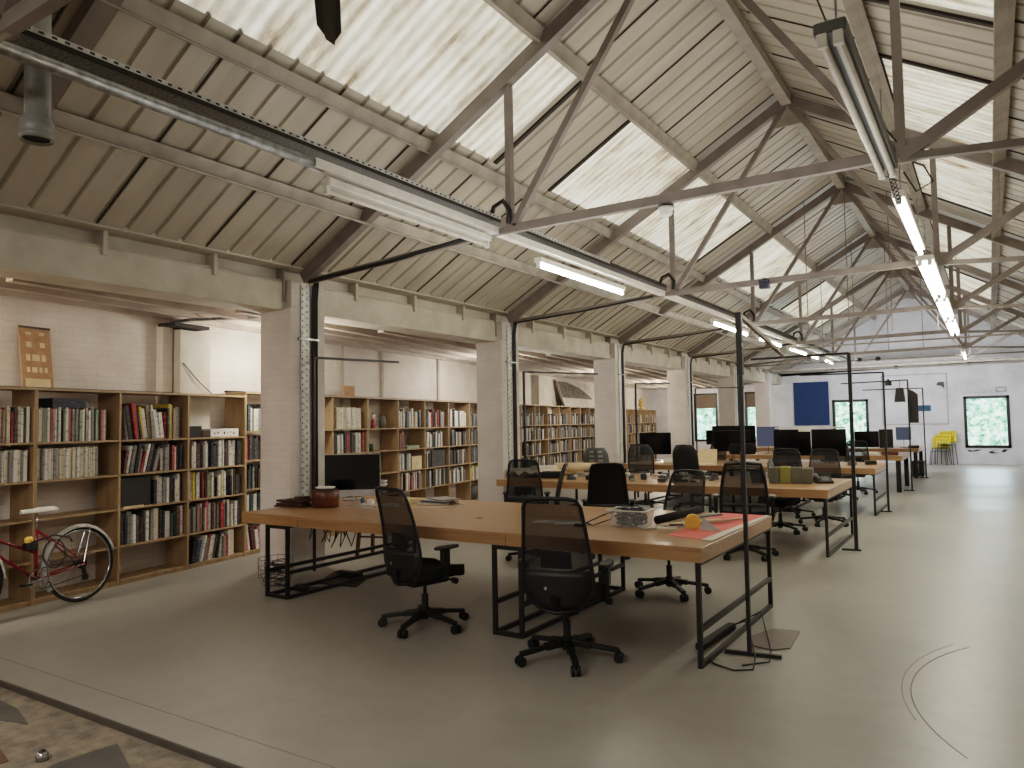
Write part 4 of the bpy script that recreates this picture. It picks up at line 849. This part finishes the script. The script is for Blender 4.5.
tag(MB().prism([(-1.93, 5.02), (-1.62, 4.93), (-1.6, 6.4), (-1.98, 6.42)], TZ, TZ+.003).build('pink_sheet', M['pink']), 'pink red cutting mat at the right end of the near desk', 'mat')
tag(MB().prism([(-1.66, 4.92), (-1.58, 4.9), (-1.575, 6.38), (-1.60, 6.4)], TZ+.004, TZ+.006).build('white_strip', M['paper']), 'long white card strip along the desk end', 'strip')
tag(MB().lathe([(.03, -.02), (.033, -.026), (.055, -.026), (.055, .026), (.033, .026), (.03, .02)], 24).build('tape_roll', M['tape'], None, (-1.87, 5.36, TZ+.059)), 'yellow roll of tape standing on the pink mat', 'tape').rotation_euler = (PI/2, 0, rad(20))
m = MB(); m.T = Matrix.Translation((-1.75, 5.33, TZ+.004)) @ Matrix.Rotation(rad(20), 4, 'Z') @ Matrix.Rotation(rad(50), 4, 'X'); m.prism([(-.05, 0), (.09, 0), (-.03, .11)], 0, .004); tag(m.build('set_square', M['alu']), 'small silver triangle leaning beside the tape roll', 'set square')
for x0, y0, x1_, y1_, w, z, mt, lb in [(-2.2, 5.2, -1.9, 5.62, .06, .006, 'alu', 'grey metal ruler lying left of the tape roll'), (-2.1, 5.35, -1.82, 5.85, .04, .022, 'cream', 'pale wooden strip crossing the pink mat by the tube'), (-1.88, 5.6, -1.68, 6.0, .03, .02, 'ply', 'thin wooden stick on the back half of the pink mat'),
      (-1.97, 5.66, -1.85, 5.95, .06, .05, 'grey', 'grey handled tool lying across the wooden strips'), (-2.05, 5.12, -1.93, 5.2, .035, .03, 'paper', 'small white block at the corner of the pink mat'), (-1.99, 5.2, -1.9, 5.24, .03, .05, 'dkwood', 'small brown block beside the white block')]:
    tag(MB().bar((x0, y0, TZ+z), (x1_, y1_, TZ+z), w, .012).build('craft_strip', M[mt]), lb, 'strip')
# floor bits
m = MB(); m.bbox(-.03, -.32, .0, .03, .32, .045, .006); o = m.build('power_strip', M['plastic'], None, (-1.70, 5.3, 0), rad(-3)); tag(o, 'black power strip on the floor inside the desk end frame', 'power strip')
m = MB(); m.tube([(-1.68, 5.6, .03), (-1.55, 5.5, .1), (-1.45, 5.25, .08), (-1.35, 5.0, .01), (-1.3, 4.75, .006), (-1.4, 4.68, .006), (-1.55, 4.75, .006), (-1.6, 4.85, .006)], .005, 6); m.tube([(-1.66, 5.65, .03), (-1.5, 5.75, .12), (-1.42, 5.55, .05), (-1.3, 5.2, .008), (-1.25, 4.95, .006), (-1.38, 4.8, .006)], .005, 6)
tag(m.build('floor_cable', M['cable'], smooth=True), 'thin black cable looping around the foot of the nearest post', 'cable')
t = thing('foot_plate', 'dark steel plate with a black power block under the near desk left end', 'plate', (-5.56, 5.48, 0)); MB().prism([(-.1, -.25), (.36, -.18), (.13, .26), (-.39, .26)], 0.002, .012).build('plate', M['metal'], t)
MB().bbox(-.2, .1, .012, .1, .18, .06).build('power_block', M['plastic'], t)
t = thing('wire_basket', 'round wire basket holding cables beside the first pillar', 'basket', (-6.02, 5.02, 0))
m = MB()
for z, r in ((.01, .13), (.09, .165), (.17, .17), (.26, .17)): m.tube([(r*math.cos(2*PI*i/20), r*math.sin(2*PI*i/20), z) for i in range(20)], .003, 4, closed=True)
for i in range(16): a = 2*PI*i/16; m.tube([(.13*math.cos(a), .13*math.sin(a), .01), (.165*math.cos(a), .165*math.sin(a), .09), (.17*math.cos(a), .17*math.sin(a), .26)], .0025, 4)
m.build('wire_cage', M['basket'], t)
m = MB(); rr = random.Random(5)
for i in range(14):
    zc = rr.uniform(.03, .2); r_ = rr.uniform(.06, .12); tl = rr.uniform(-.5, .5); m.tube([(r_*math.cos(a), r_*math.sin(a), max(.01, zc+tl*r_*math.sin(a))) for a in [2*PI*q/12 for q in range(12)]], .005, 4, closed=True)
tag(m.build('basket_cables', M['basket'], None, (-6.02, 5.02, 0)), 'loose cable coils piled in the wire basket', 'cables', kind='stuff')
m = MB()
for i in range(9): 
    x = -5.95+.05*i+rr.uniform(-.03, .03); y = 5.6+rr.uniform(-.1, .1); m.tube([(x, y, .65), (x+rr.uniform(-.1, .1), y, .5), (x+rr.uniform(-.12, .12), y+rr.uniform(-.1, .1), .3+rr.random()*.1), (x+rr.uniform(-.1, .1), y, .45+rr.random()*.15)], .006, 5)
m.bbox(-5.75, 5.55, .5, -5.62, 5.62, .62); tag(m.build('hanging_cables', M['cable'], smooth=True), 'black cable tangle hanging under the left end of the near desk', 'cable')
m = MB(); m.tube([(-6.0, 5.0, .012), (-5.7, 4.95, .012), (-5.45, 5.1, .012), (-5.3, 5.4, .012)], .008, 6); m.bbox(-5.62, 4.9, .0, -5.5, 4.98, .06); tag(m.build('floor_cable', M['cable'], smooth=True), 'black floor cable with adapter beside the wire basket', 'cable')

# ================================================================= SECOND DESK
T2 = 8.97
for i, (x, y, r, L_, rad_) in enumerate([(-5.9, 9.9, 35, .9, .06), (-5.6, 9.9, 60, 1.0, .055), (-5.5, 10.1, 50, 1.1, .045), (-5.2, 10.15, 20, .9, .06)]):
    tag(MB().tube([(-L_/2, 0, rad_), (L_/2, 0, rad_)], rad_, 12).build('paper_roll', M['paper'] if i % 2 == 0 else M['cream'], None, (x, y, TZ+.07*(i > 1)), rad(r), smooth=True), ['white paper roll at the far left of the second desk', 'cream paper roll lying across the left of the second desk', 'thin white paper roll on top of the rolls', 'thick cream roll behind the other paper rolls'][i], 'paper roll')
m = MB(); m.grid([[(-6.05+.1*i, 9.3+.1*j, TZ+.02+.09*abs(math.sin(i*1.7+j*1.1))) for j in range(6)] for i in range(6)]); tag(m.build('crumpled_paper', M['paper']), 'crumpled tracing paper heap on the left of the second desk', 'paper')
tag(MB().bbox(-.16, -.12, 0, .16, .12, .09, .02).build('black_bag', M['fabric'], None, (-5.45, 9.55, TZ), rad(20)), 'small black bag against the paper heap', 'bag')
random.seed(11); cols = ['grey', 'navy', 'white', 'dark grey', 'black', 'teal', 'tan']
for i in range(54):
    x = -5.15+i*.038+random.uniform(-.02, .02); y = 9.3+random.random()*1.1; s = random.uniform(.03, .06); cn = cols[i % 7]
    side = 'third pillar' if i < 16 else ('round-topped chair' if i < 34 else 'dark solid-backed chair')
    tag(MB().bbox(-s, -s*.7, 0, s, s*.7, s*random.uniform(.5, 1.5), .004).build('small_part', BM[cn], None, (x, y, TZ), random.random()*3), 'small %s component among the second desk clutter, before the %s' % (cn, side), 'component', 'small components on the second desk')
t = thing('cream_folder', 'open cream folder standing on the third desk', 'folder', (-4.40, 13.5, TZ), rad(10))
MB().grid([[(-.17, 0, 0), (.17, 0, 0)], [(-.17, .06, .27), (.17, .06, .27)]], thick=(0, .008, 0)).build('cover', M['cream'], t); MB().box(-.17, -.2, 0, .17, 0, .008).build('leaf', M['paper'], t)
tag(MB().bbox(-.25, -.18, 0, .25, .18, .02).build('laptop_tray', M['plastic'], None, (-3.55, 10.3, TZ), rad(5)), 'black tray with papers behind the headrest chair', 'tray')
# grey boxes / speakers
t = thing('box_file_row', 'row of grey-green fabric boxes with one olive front on the second desk', 'boxes', (-2.12, 9.75, TZ), rad(8)); del t['category']; t['category'] = 'box'
MB().bbox(-.26, -.07, 0, -.13, .1, .2, .008).build('box_section', M['stonebox'], t); MB().bbox(-.128, -.075, 0, .0, .1, .21, .008).build('olive_section', M['olive'], t)
MB().bbox(.002, -.07, 0, .13, .1, .2, .008).build('box_section', M['stonebox'], t); MB().bbox(.132, -.07, 0, .25, .1, .19, .008).build('box_section', M['stonebox'], t)
for x in (-.06, .06): MB().tube([(x-.03, 0, .2), (x-.03, 0, .23), (x+.03, 0, .23), (x+.03, 0, .2)], .006, 5).build('carry_handle', M['plastic'], t)
t = thing('tablet_stand', 'black tablet leaning on a silver stand left of the grey boxes', 'tablet', (-2.50, 9.7, TZ), rad(30)); MB().grid([[(-.1, 0, 0), (.1, 0, 0)], [(-.1, .1, .17), (.1, .1, .17)]], thick=(0, .008, 0)).build('tablet', M['plastic'], t)
MB().tube([(-.1, 0, .004), (-.1, .1, .175)], .005, 5).build('silver_edge', M['alu'], t)
t = thing('desk_phone', 'grey desk telephone on the right end of the second desk', 'telephone', (-1.78, 9.95, TZ), rad(25)); m = MB(); m.add([(-.1, -.1, 0), (.1, -.1, 0), (.1, .1, 0), (-.1, .1, 0), (-.1, -.1, .02), (.1, -.1, .02), (.1, .1, .08), (-.1, .1, .08)], [(3, 2, 1, 0), (4, 5, 6, 7), (0, 1, 5, 4), (1, 2, 6, 5), (2, 3, 7, 6), (3, 0, 4, 7)]); m.build('phone_body', M['plastic'], t)
MB().tube([(-.075, -.08, .05), (-.075, 0, .085), (-.075, .08, .1)], .02, 8).build('handset', M['grey'], t, smooth=True)
for i in range(12): MB().box(-.02+.03*(i % 3), -.06+.03*(i//3), .03+.009*(i//3), 0+.03*(i % 3), -.04+.03*(i//3), .042+.009*(i//3)).build('keypad_key', M['alu'], t)
tag(MB().bbox(-.14, -.1, 0, .14, .1, .16, .01).build('small_case', M['dkwood'], None, (-2.12, 10.35, TZ)), 'brown case behind the grey boxes on the second desk', 'case')

# ================================================================= FURTHER DESKS
screen_thing('black monitor on the third desk, between the round-topped and solid-backed chairs', (-5.72, 14.3, TZ), rad(24), .62, .44, .13)
screen_thing('dark monitor on the third desk behind the headrest chair', (-4.2, 14.4, TZ), rad(18), .68, .4, .2)
screen_thing('wider black monitor standing behind the dark monitor', (-4.25, 15.2-.5, TZ), rad(15), .82, .42, .27)
screen_thing('wide black monitor on the third desk, left of the pair', (-3.08, 14.35, TZ), rad(10), .64, .48, .13); screen_thing('wide black monitor on the third desk, right of the pair', (-2.46, 14.4, TZ), rad(6), .58, .48, .13)
tag(MB().box(-.1, 0, 0, .1, .03, .055).build('white_note', M['white'], None, (-2.85, 14.28, TZ+.57)), 'white note fixed on the top edge between the wide monitors', 'note')
tag(MB().box(-.6, 0, 0, .6, .02, .03).build('white_bar', M['white'], None, (-2.8, 14.5, TZ+.62), rad(8)), 'white shelf edge showing above the wide monitors', 'edge strip')
tag(MB().lathe([(.04, 0), (.045, .02), (.035, .1), (.045, .2), (.02, .24), (.02, .27)], 14).build('water_bottle', M['grey'], None, (-2.55, 10.5, TZ), smooth=True), 'grey water bottle behind the grey boxes', 'bottle')
screen_thing('blue lit monitor left of the wide pair, farther back', (-4.45, 18.2, TZ), rad(12), .5, .46, .17, face='bluescreen')
screen_thing('black monitor on the fourth desk beside the post', (-2.36, 18.5, TZ), rad(6), .5, .36, .14); screen_thing('narrow black monitor on the fourth desk, turned aside', (-1.97, 18.6, TZ), rad(30), .3, .42, .12)
screen_thing('small blue lit monitor on the farthest desk', (-1.95, 22.3, TZ), rad(5), .36, .34, .2, face='bluescreen')
for x, y, w, mt, lb in [(-1.75, 14.1, .09, 'metal', 'black object at the right end of the third desk'), (-2.0, 13.8, .07, 'grey', 'grey cup-like object on the third desk right end'), (-1.85, 17.9, .16, 'drum', 'brown book stack at the right end of the fourth desk'), (-2.2, 17.7, .14, 'paper', 'white papers on the fourth desk'),
      (-5.3, 13.9, .1, 'white', 'white cup-like item in front of the left black monitor'), (-4.8, 13.6, .12, 'white', 'white item on the third desk left of the dark monitor'), (-1.7, 22.0, .12, 'dkwood', 'dark bundle on the farthest desk end'), (-5.0, 14.2, .2, 'drum', 'brown wooden box on the third desk'), (-3.9, 18.9, .25, 'drum', 'brown crate top beyond the blue lit monitor')]:
    tag(MB().bbox(-w, -w*.6, 0, w, w*.6, .07, .01).build('desk_item', M[mt], None, (x, y, TZ), rad(15)), lb, 'desk item')
t = thing('black_cabinet', 'small black wheeled cabinet under the farthest desk', 'cabinet', (-1.62, 22.0, 0)); MB().bbox(-.13, -.25, .04, .15, .25, .42).build('cabinet_body', M['plastic'], t); MB().box(-.12, -.256, .06, .0, -.25, .4).build('door', M['metal'], t); MB().bar((.03, -.26, .1), (.03, -.26, .36), .012).build('handle', M['alu'], t)
for s in (-1, 1): MB().lathe([(.02, 0), (.02, .04)], 8, c=(s*.1, 0, 0)).build('caster', M['plastic'], t)
screen_thing('black monitor back by the fifth pillar, lowest at the window', (-5.75, 18.4, TZ), rad(30), .5, .36, .2)

# ================================================================= FAR WALL ITEMS
tag(MB().box(-5.98, YF-.05, 1.32, -4.79, YF-.003, 2.87).build('blue_board', M['blue']), 'tall deep blue board on the far wall left of the window', 'board')
tag(MB().box(-2.01, YF-.03, 1.75, -1.64, YF-.003, 1.94).build('teal_board', M['tealsign']), 'small dark blue plaque on the far wall by the last post', 'plaque')
m = MB(); m.T = Matrix.Translation((0, YF-.005, 0)) @ Matrix.Rotation(PI/2, 4, 'X'); m.prism([(-1.45, 2.62), (-1.40, 2.70), (-1.23, 2.70), (-1.23, 2.48), (-1.3, 2.56), (-1.44, 2.6)], 0, .04); tag(m.build('black_wall_lamp', M['metal']), 'small black angular fitting high on the far wall', 'fitting')
m = MB()
for x in (-3.1, -1.17): m.box(x, YF-.02, 1.3, x+.03, YF-.002, 2.98)
m.box(-3.1, YF-.02, 2.96, -1.14, YF-.002, 2.99); m.box(-3.1, YF-.02, 1.3, -1.14, YF-.002, 1.33); tag(m.build('wall_conduit', M['sketch']), 'thin grey conduit outline around the far wall panel', 'conduit', kind='structure')
t = thing('wall_sketch', 'grey pencil drawing strip pinned above the right far window', 'drawing', (-.1, YF-.006, 2.38)); MB().box(-.65, -.004, -.1, .6, 0, .1).build('sheet', M['gable'], t)
m = MB(); rr = random.Random(9)
for i in range(26): x = -.63+i*.035; h = rr.uniform(.02, .14); m.box(x, -.007, -.09, x+rr.uniform(.006, .02), -.004, -.09+h)
m.box(.28, -.008, -.08, .58, -.004, .1); m.build('pencil_marks', M['sketch'], t); MB().box(.34, -.012, -.02, .52, -.008, .05).build('blank_patch', M['gable'], t)
t = thing('wall_marks', 'black brush-like lettering strokes painted under the right far window', 'marks', (-.1, YF-.004, .42))
for q in ([(-.58, .06), (-.5, -.02), (-.3, .0), (-.14, .06), (-.3, .05), (-.42, .02)], [(.0, -.02), (.16, .03), (.24, .06), (.12, -.01), (.3, -.06), (.1, -.07)], [(.36, .0), (.44, .07), (.5, .06), (.58, .08), (.48, .0), (.42, -.03)]):
    m = MB(); m.T = Matrix.Rotation(PI/2, 4, 'X'); m.prism(q, 0, .003); m.build('brush_stroke', M['metal'], t)

# ================================================================= CEILING SERVICES
t = thing('cable_tray', 'perforated galvanised cable tray running the length of the left lamp row', 'tray', (-3.80, 0, 3.40))
m = MB(); m.box(-.08, -2, 0, .08, YF-2, .008); m.box(-.085, -2, 0, -.075, YF-2, .045); m.build('tray_channel', M['galvdark'], t); MB().box(.075, -2, 0, .085, YF-2, .045).build('tray_flange', M['joint'], t)
m = MB(); m.box(.0852, -1, .024, .087, 8, .05); m.mi = 1; y = -1.0
while y < 8: m.box(.0871, y, .031, .0876, y+.025, .043); y += .06
m.build('slotted_edge', [M['galvlight'], M['joint']], t)
m = MB(); m.tube([(-3.72, -2, 3.30), (-3.72, 3.5, 3.30)], .035, 12); tag(m.build('conduit_pipe', M['galv'], smooth=True), 'shiny galvanised conduit under the tray at the top left', 'pipe')
m = MB(); m.box(-3.76, 3.4, 3.27, -3.68, 24, 3.33); tag(m.build('lighting_trunking', M['white']), 'white lighting trunking carrying the left lamp row', 'trunking')
def batten(label, x, y0, y1, z, lit, twin=False):
    t = thing('tube_light', label, 'light', (x, y0, z), 0, 'lit tube lights' if lit else None); L_ = y1-y0; w = (.085 if lit else .065) if twin else .045
    MB().bbox(-w, 0, .03, w, L_, .085, .006).build('lamp_body', M['white'] if lit or not twin else M['grey'], t)
    for dx in (((-.045, .045) if lit else (-.032, .032)) if twin else (0,)):
        MB().tube([(dx, .03, 0), (dx, L_-.03, 0)], .019, 10).build('fluorescent_tube', M['tube'] if lit else M['deadtube'], t)
        for y in (.0, L_-.03): MB().bbox(dx-.02, y, -.025, dx+.02, y+.03, .035, .003).build('lamp_holder', M['white'], t)
    for y in (.2, L_-.2): MB().bar((0, y, .085), (0, y, .17 if x < -2 else .5), .01).build('hanger', M['galv'], t)
    return t
batten('unlit white tube light on the left row nearest the camera', -3.75, 3.54, 5.5, 3.16, False)
for i, (a, b) in enumerate([(6.5, 8.6), (12.2, 14.3), (15.1, 17.0), (17.8, 19.7), (20.3, 21.2), (22.2, 23.4)]):
    batten(['nearest lit tube light of the left row', 'lit tube light of the left row behind the tall black post', 'third lit tube light of the left row', 'fourth lit tube light of the left row', 'fifth lit tube light of the left row, short', 'last lit tube light of the left row'][i], -3.82, a, b, 3.16, True)
batten('unlit galvanised twin tube fitting hanging at the upper right', -.50, 3.3, 5.4, 3.14, False, True)
for i, (a, b, tw) in enumerate([(6.1, 8.2, False), (8.75, 11.35, True), (11.7, 14.0, True), (14.4, 16.7, True), (21.8, 24.0, False)]):
    batten(['nearest lit tube light of the right row', 'bright twin tube light, second of the right row', 'bright twin tube light, third of the right row', 'twin tube light, fourth of the right row', 'last lit tube light of the right row'][i], -.50, a, b, 3.14, True, tw)
t = thing('suspension_chain', 'coiled cable hanging between the unlit twin fitting and the first right lamp', 'cable')
m = MB(); m.tube([(-.5+.02*math.cos(i*1.1), 5.45+i*.011, 3.25-.002*i+.02*math.sin(i*1.1)) for i in range(60)], .004, 4); m.tube([(-.43, 5.6, 3.3), (-.3, 5.6, 3.22), (-.25, 5.58, 3.1), (-.35, 5.58, 3.05), (-.42, 5.6, 3.2)], .006, 5); m.build('coil', M['cable'], t)
m = MB(); m.tube([(-.9, 4.6, 4.5), (-.75, 4.9, 4.0), (-.6, 5.3, 3.6), (-.45, 5.55, 3.4)], .006, 5); tag(m.build('sagging_cable', M['cable']), 'thin grey cable sagging from the roof to the right lamp row', 'cable')
# services on the pillars
for k, y in enumerate(PY[2:7]):
    t = thing('pillar_riser', 'galvanised riser tray with black cables on the %s pillar' % ['first', 'second', 'third', 'fourth', 'fifth'][k], 'cable tray', (-6.3, y+.1, 0))
    MB().box(0.001, .04, .55, .02, .15, 3.1).build('riser_tray', M['galvlight'], t)
    m = MB(); z = .6
    while z < 3.05 and k < 2: m.box(.0205, .05, z, .022, .064, z+.02); m.box(.0205, .11, z+.03, .022, .124, z+.05); z += .07
    if k < 2: m.build('tray_slots', M['joint'], t)
    m = MB()
    for j in range(3): m.tube([(.022, .20+.03*j, .45), (.022, .20+.03*j, 2.95), (.05, .19+.03*j, 3.1), (.15, .16, 3.2)], .013, 6)
    m.build('black_cables', M['cable'], t)
    MB().box(-.0, .0, 2.5, .035, .3, 2.52).build('strap', M['galv'], t)
m = MB(); m.tube([(-6.15, 5.58, 3.12), (-5.0, 5.58, 3.19), (-3.85, 5.58, 3.3)], .022, 6); tag(m.build('cable_run', M['cable']), 'dark cable bundle strapped along the near truss tie', 'cable')
for k in range(1, 4):
    Y = 5.6+4.12*k; m = MB(); m.tube([(-6.15, Y-.03, 3.1), (-5.0, Y-.03, 3.17), (-3.85, Y-.03, 3.28)], .014, 6); tag(m.build('cable_run', M['cable']), 'dark cable bundle along the truss tie at the %s pillar' % ['', 'second', 'third', 'fourth'][k], 'cable')
for k in range(0, 4):
    Y = 5.6+4.12*k; m = MB(); m.tube([(-3.75, Y-.05, 3.4), (-3.72, Y-.04, 3.52), (-3.62, Y-.04, 3.56), (-3.54, Y-.05, 3.45), (-3.56, Y-.05, 3.34)], .022, 6); tag(m.build('cable_loop', M['cable'], smooth=True), 'black cable loop at the left node of the %s truss' % ['first', 'second', 'third', 'fourth'][k], 'cable')
t = thing('smoke_detector', 'round white detector under the second truss chord', 'detector', (-2.1, 5.6, 3.22)); MB().lathe([(.03, -.045), (.05, -.03), (.05, .0), (.06, .01), (.06, .03)], 16).build('detector_body', M['white'], t, smooth=True); MB().lathe([(.062, .03), (.062, .04)], 16).build('detector_base', M['metal'], t)
t = thing('junction_box', 'small blue-black camera box on the truss chord over the third desk', 'camera', (-2.35, 9.7, 3.28)); MB().bbox(-.06, -.05, -.06, .06, .05, .05).build('housing', M['navy'] if 'navy' in M else BM['navy'], t); MB().lathe([(.03, 0), (.03, .02)], 12, c=(0, 0, .05)).build('lens_cap', M['metal'], t)
# cross conduits and drop rods near the gable
for i, (Y, z) in enumerate([(17.9, 3.18), (22.0, 3.1), (26.1, 3.2), (27.9, 3.22)]):
    m = MB(); m.tube([(-6.2, Y, z), (2.05, Y, z)], .03 if i > 1 else .018, 8); tag(m.build('cross_conduit', M['steel'] if i != 1 else M['darksteel']), ['thin cross conduit at the fourth truss', 'dark cross conduit at the fifth truss', 'thick cream pipe crossing before the gable', 'cream pipe fixed along the top of the far wall'][i], 'conduit')
for i in range(9):
    x = -3.1+.33*i+(.15 if i % 2 else 0); Y = 13.8 if i % 2 else 17.9; m = MB().bar((x, Y, 2.98), (x, Y, zr(x)+.01), .014); tag(m.build('drop_rod', M['darksteel']), 'thin dark drop rod hanging among the far trusses', 'rod', 'drop rods among the far trusses')
for i, (x, Y) in enumerate([(-2.9, 22.0), (-2.45, 22.0), (-4.6, 28.1), (-2.6, 28.1), (-.5, 28.1)]):
    m = MB(); m.lathe([(.05, -.03), (.07, 0), (.07, .05), (.03, .08)], 10, c=(x, Y, 3.1 if i < 2 else 3.22)); tag(m.build('ceiling_fitting', M['metal']), ['left of two small dark fittings on the dark cross conduit', 'right of two small dark fittings on the dark cross conduit', 'small dark bracket at the wall top above the blue board', 'small dark bracket at the wall top, middle', 'small dark bracket at the wall top above the right window'][i], 'fitting')
# grey soil pipe hanging at the top left
t = thing('hanging_pipe', 'grey plastic pipe hanging at the upper left with an open socket end', 'pipe', (-4.15, 1.9, 3.07))
m = MB(); m.tube([(0.01, 0, .06), (-.01, 0, .8)], .062, 20); m.build('pipe_tube', M['pvc'], t, smooth=True)
m = MB(); m.lathe([(.064, .012), (.078, 0), (.08, .03), (.074, .04), (.08, .05), (.08, .1), (.064, .12)], 22, cap=False); m.build('socket', M['pvc'], t, smooth=True)
m = MB(); m.lathe([(.068, .02), (.069, .03)], 20); m.build('bore_shade', M['joint'], t)  # dark disc puts the shade inside the pipe into colour
m = MB(); m.bar((-3.92, 1.72, 3.49), (-4.16, 2.2, 3.5), .07, .05); tag(m.build('purple_strap', mat('dark_purple_film', (44, 32, 52), .4)), 'dark purple wrapped beam end beside the hanging pipe', 'beam')
m = MB(); m.bar((-4.35, 1.45, 3.6), (-3.5, 1.75, 3.95), .12, .02); m.bar((-4.35, 1.43, 3.6), (-3.5, 1.73, 3.95), .02, .1); tag(m.build('angle_brace', M['steel']), 'cream drilled angle brace in the top left corner', 'brace')
# ceiling fan: one blade reaches into the frame
t = thing('ceiling_fan', 'dark ceiling fan, one blade tip showing at the top', 'fan', (-1.55, 1.45, 3.05))
MB().tube([(0, 0, .05), (0, 0, 2.3)], .02, 8).build('down_rod', M['metal'], t); MB().lathe([(.05, -.08), (.11, -.06), (.12, .03), (.05, .07)], 18).build('motor', M['metal'], t, smooth=True)
for i in range(3):
    a = math.atan2(.5, -.49)+2*PI*i/3; c_, s_ = math.cos(a), math.sin(a); px, py = -s_, c_
    m = MB(); P = [(.1, .02), (.2, .045), (.68, .045), (.75, .02), (.78, .018)]
    m.add([(c_*r+px*w, s_*r+py*w, .01) for r, w in P]+[(c_*r-px*w, s_*r-py*w, -.012) for r, w in reversed(P)]+[(c_*r+px*w, s_*r+py*w, .0) for r, w in P]+[(c_*r-px*w, s_*r-py*w, -.022) for r, w in reversed(P)],
          [tuple(range(10)), tuple(range(19, 9, -1))]+[(i_, 10+i_, 10+(i_+1) % 10, (i_+1) % 10) for i_ in range(10)])
    m.build('blade', M['metal'], t)

# ================================================================= LIGHT
def area(name, loc, size, energy, col, rot=(0, 0, 0)):
    l = bpy.data.lights.new(name, 'AREA'); l.shape = 'RECTANGLE'; l.size, l.size_y = size; l.energy = energy; l.color = col
    o = bpy.data.objects.new(name, l); C.objects.link(o); o.location = loc; o.rotation_euler = rot; return o
def fill_point(name, loc, e, col, r=.12):
    l = bpy.data.lights.new(name, 'POINT'); l.energy = e; l.color = col; l.shadow_soft_size = r
    o = bpy.data.objects.new(name, l); C.objects.link(o); o.location = loc; return o
area('annex_lamp_near', (-6.95, 1.3, 2.7), (.3, 1.6), 55, (1, .84, .70), (rad(25), rad(10), 0))
fill_point('annex_fill_first', (-7.25, 6.28, 2.45), 34, (1, .93, .84)); fill_point('annex_fill_second', (-7.6, 11.5, 2.45), 34, (1, .95, .88))  # unseen point fills added behind the pillars to brighten the annex walls
fill_point('annex_fill_third', (-7.95, 16.9, 2.45), 46, (1, .9, .78)); fill_point('annex_fill_fourth', (-8.7, 22.5, 2.45), 60, (1, .86, .7)); fill_point('annex_fill_last', (-9.2, 26.3, 2.5), 60, (1, .88, .74))  # more added fills, out of sight, warming the deeper annex
area('foreground_fill', (-2.6, -.8, 3.1), (3.5, 1.2), 75, (1, .96, .9), (rad(12), 0, 0))  # unseen fill added behind the camera to lift the foreground
for i, (x, y, e) in enumerate([(-2.6, 5.6, 34), (-2.4, 9.5, 20), (-2.2, 15, 24), (-2.0, 22, 34)]):
    area('roof_fill', (x, y, 2.6), (4.5, 3.6), e, (1, .96, .9), (PI, 0, 0))  # upward fills added below the trusses to lighten the roof, no real fittings
area('gable_fill', (-2, 24.5, 3.0), (6, .3), 90, (.92, .95, 1), (rad(75), 0, 0))  # added fill that brightens the far wall, not a real fitting
area('window_daylight', (-.1, 28.2, 1.4), (1.1, 1.6), 18, (.75, .86, 1), (rad(-90), 0, 0))
area('window_daylight_middle', (-4.1, 28.2, 1.4), (1.0, 1.5), 15, (.8, .92, .95), (rad(-90), 0, 0))
w = bpy.data.worlds.new('overcast_sky'); bpy.context.scene.world = w; w.use_nodes = True
w.node_tree.nodes['Background'].inputs[0].default_value = (.75, .82, .9, 1); w.node_tree.nodes['Background'].inputs[1].default_value = .6
sc = bpy.context.scene
sc.view_settings.view_transform = 'Filmic'; sc.view_settings.look = 'Medium High Contrast'; sc.view_settings.exposure = 0.85
sc.cycles.use_denoising = True; sc.cycles.max_bounces = 7; sc.cycles.transparent_max_bounces = 16; sc.cycles.sample_clamp_indirect = 6

# ================================================================= CAMERA
yaw, pit, rol = .5687, .0530, -.01591
Fv = Vector((-math.sin(yaw)*math.cos(pit), math.cos(yaw)*math.cos(pit), math.sin(pit))); r0 = Vector((math.cos(yaw), math.sin(yaw), 0)); u0 = r0.cross(Fv)
rv = r0*math.cos(rol)+u0*math.sin(rol); uv = -r0*math.sin(rol)+u0*math.cos(rol)
cam = bpy.data.cameras.new('camera'); co = bpy.data.objects.new('camera', cam); C.objects.link(co)
co.matrix_world = Matrix(((rv.x, uv.x, -Fv.x, 0), (rv.y, uv.y, -Fv.y, 0), (rv.z, uv.z, -Fv.z, 1.55), (0, 0, 0, 1)))
cam.sensor_width = 36; cam.lens = 745.7/1024*36; cam.clip_start = .05; cam.clip_end = 200
sc.camera = co
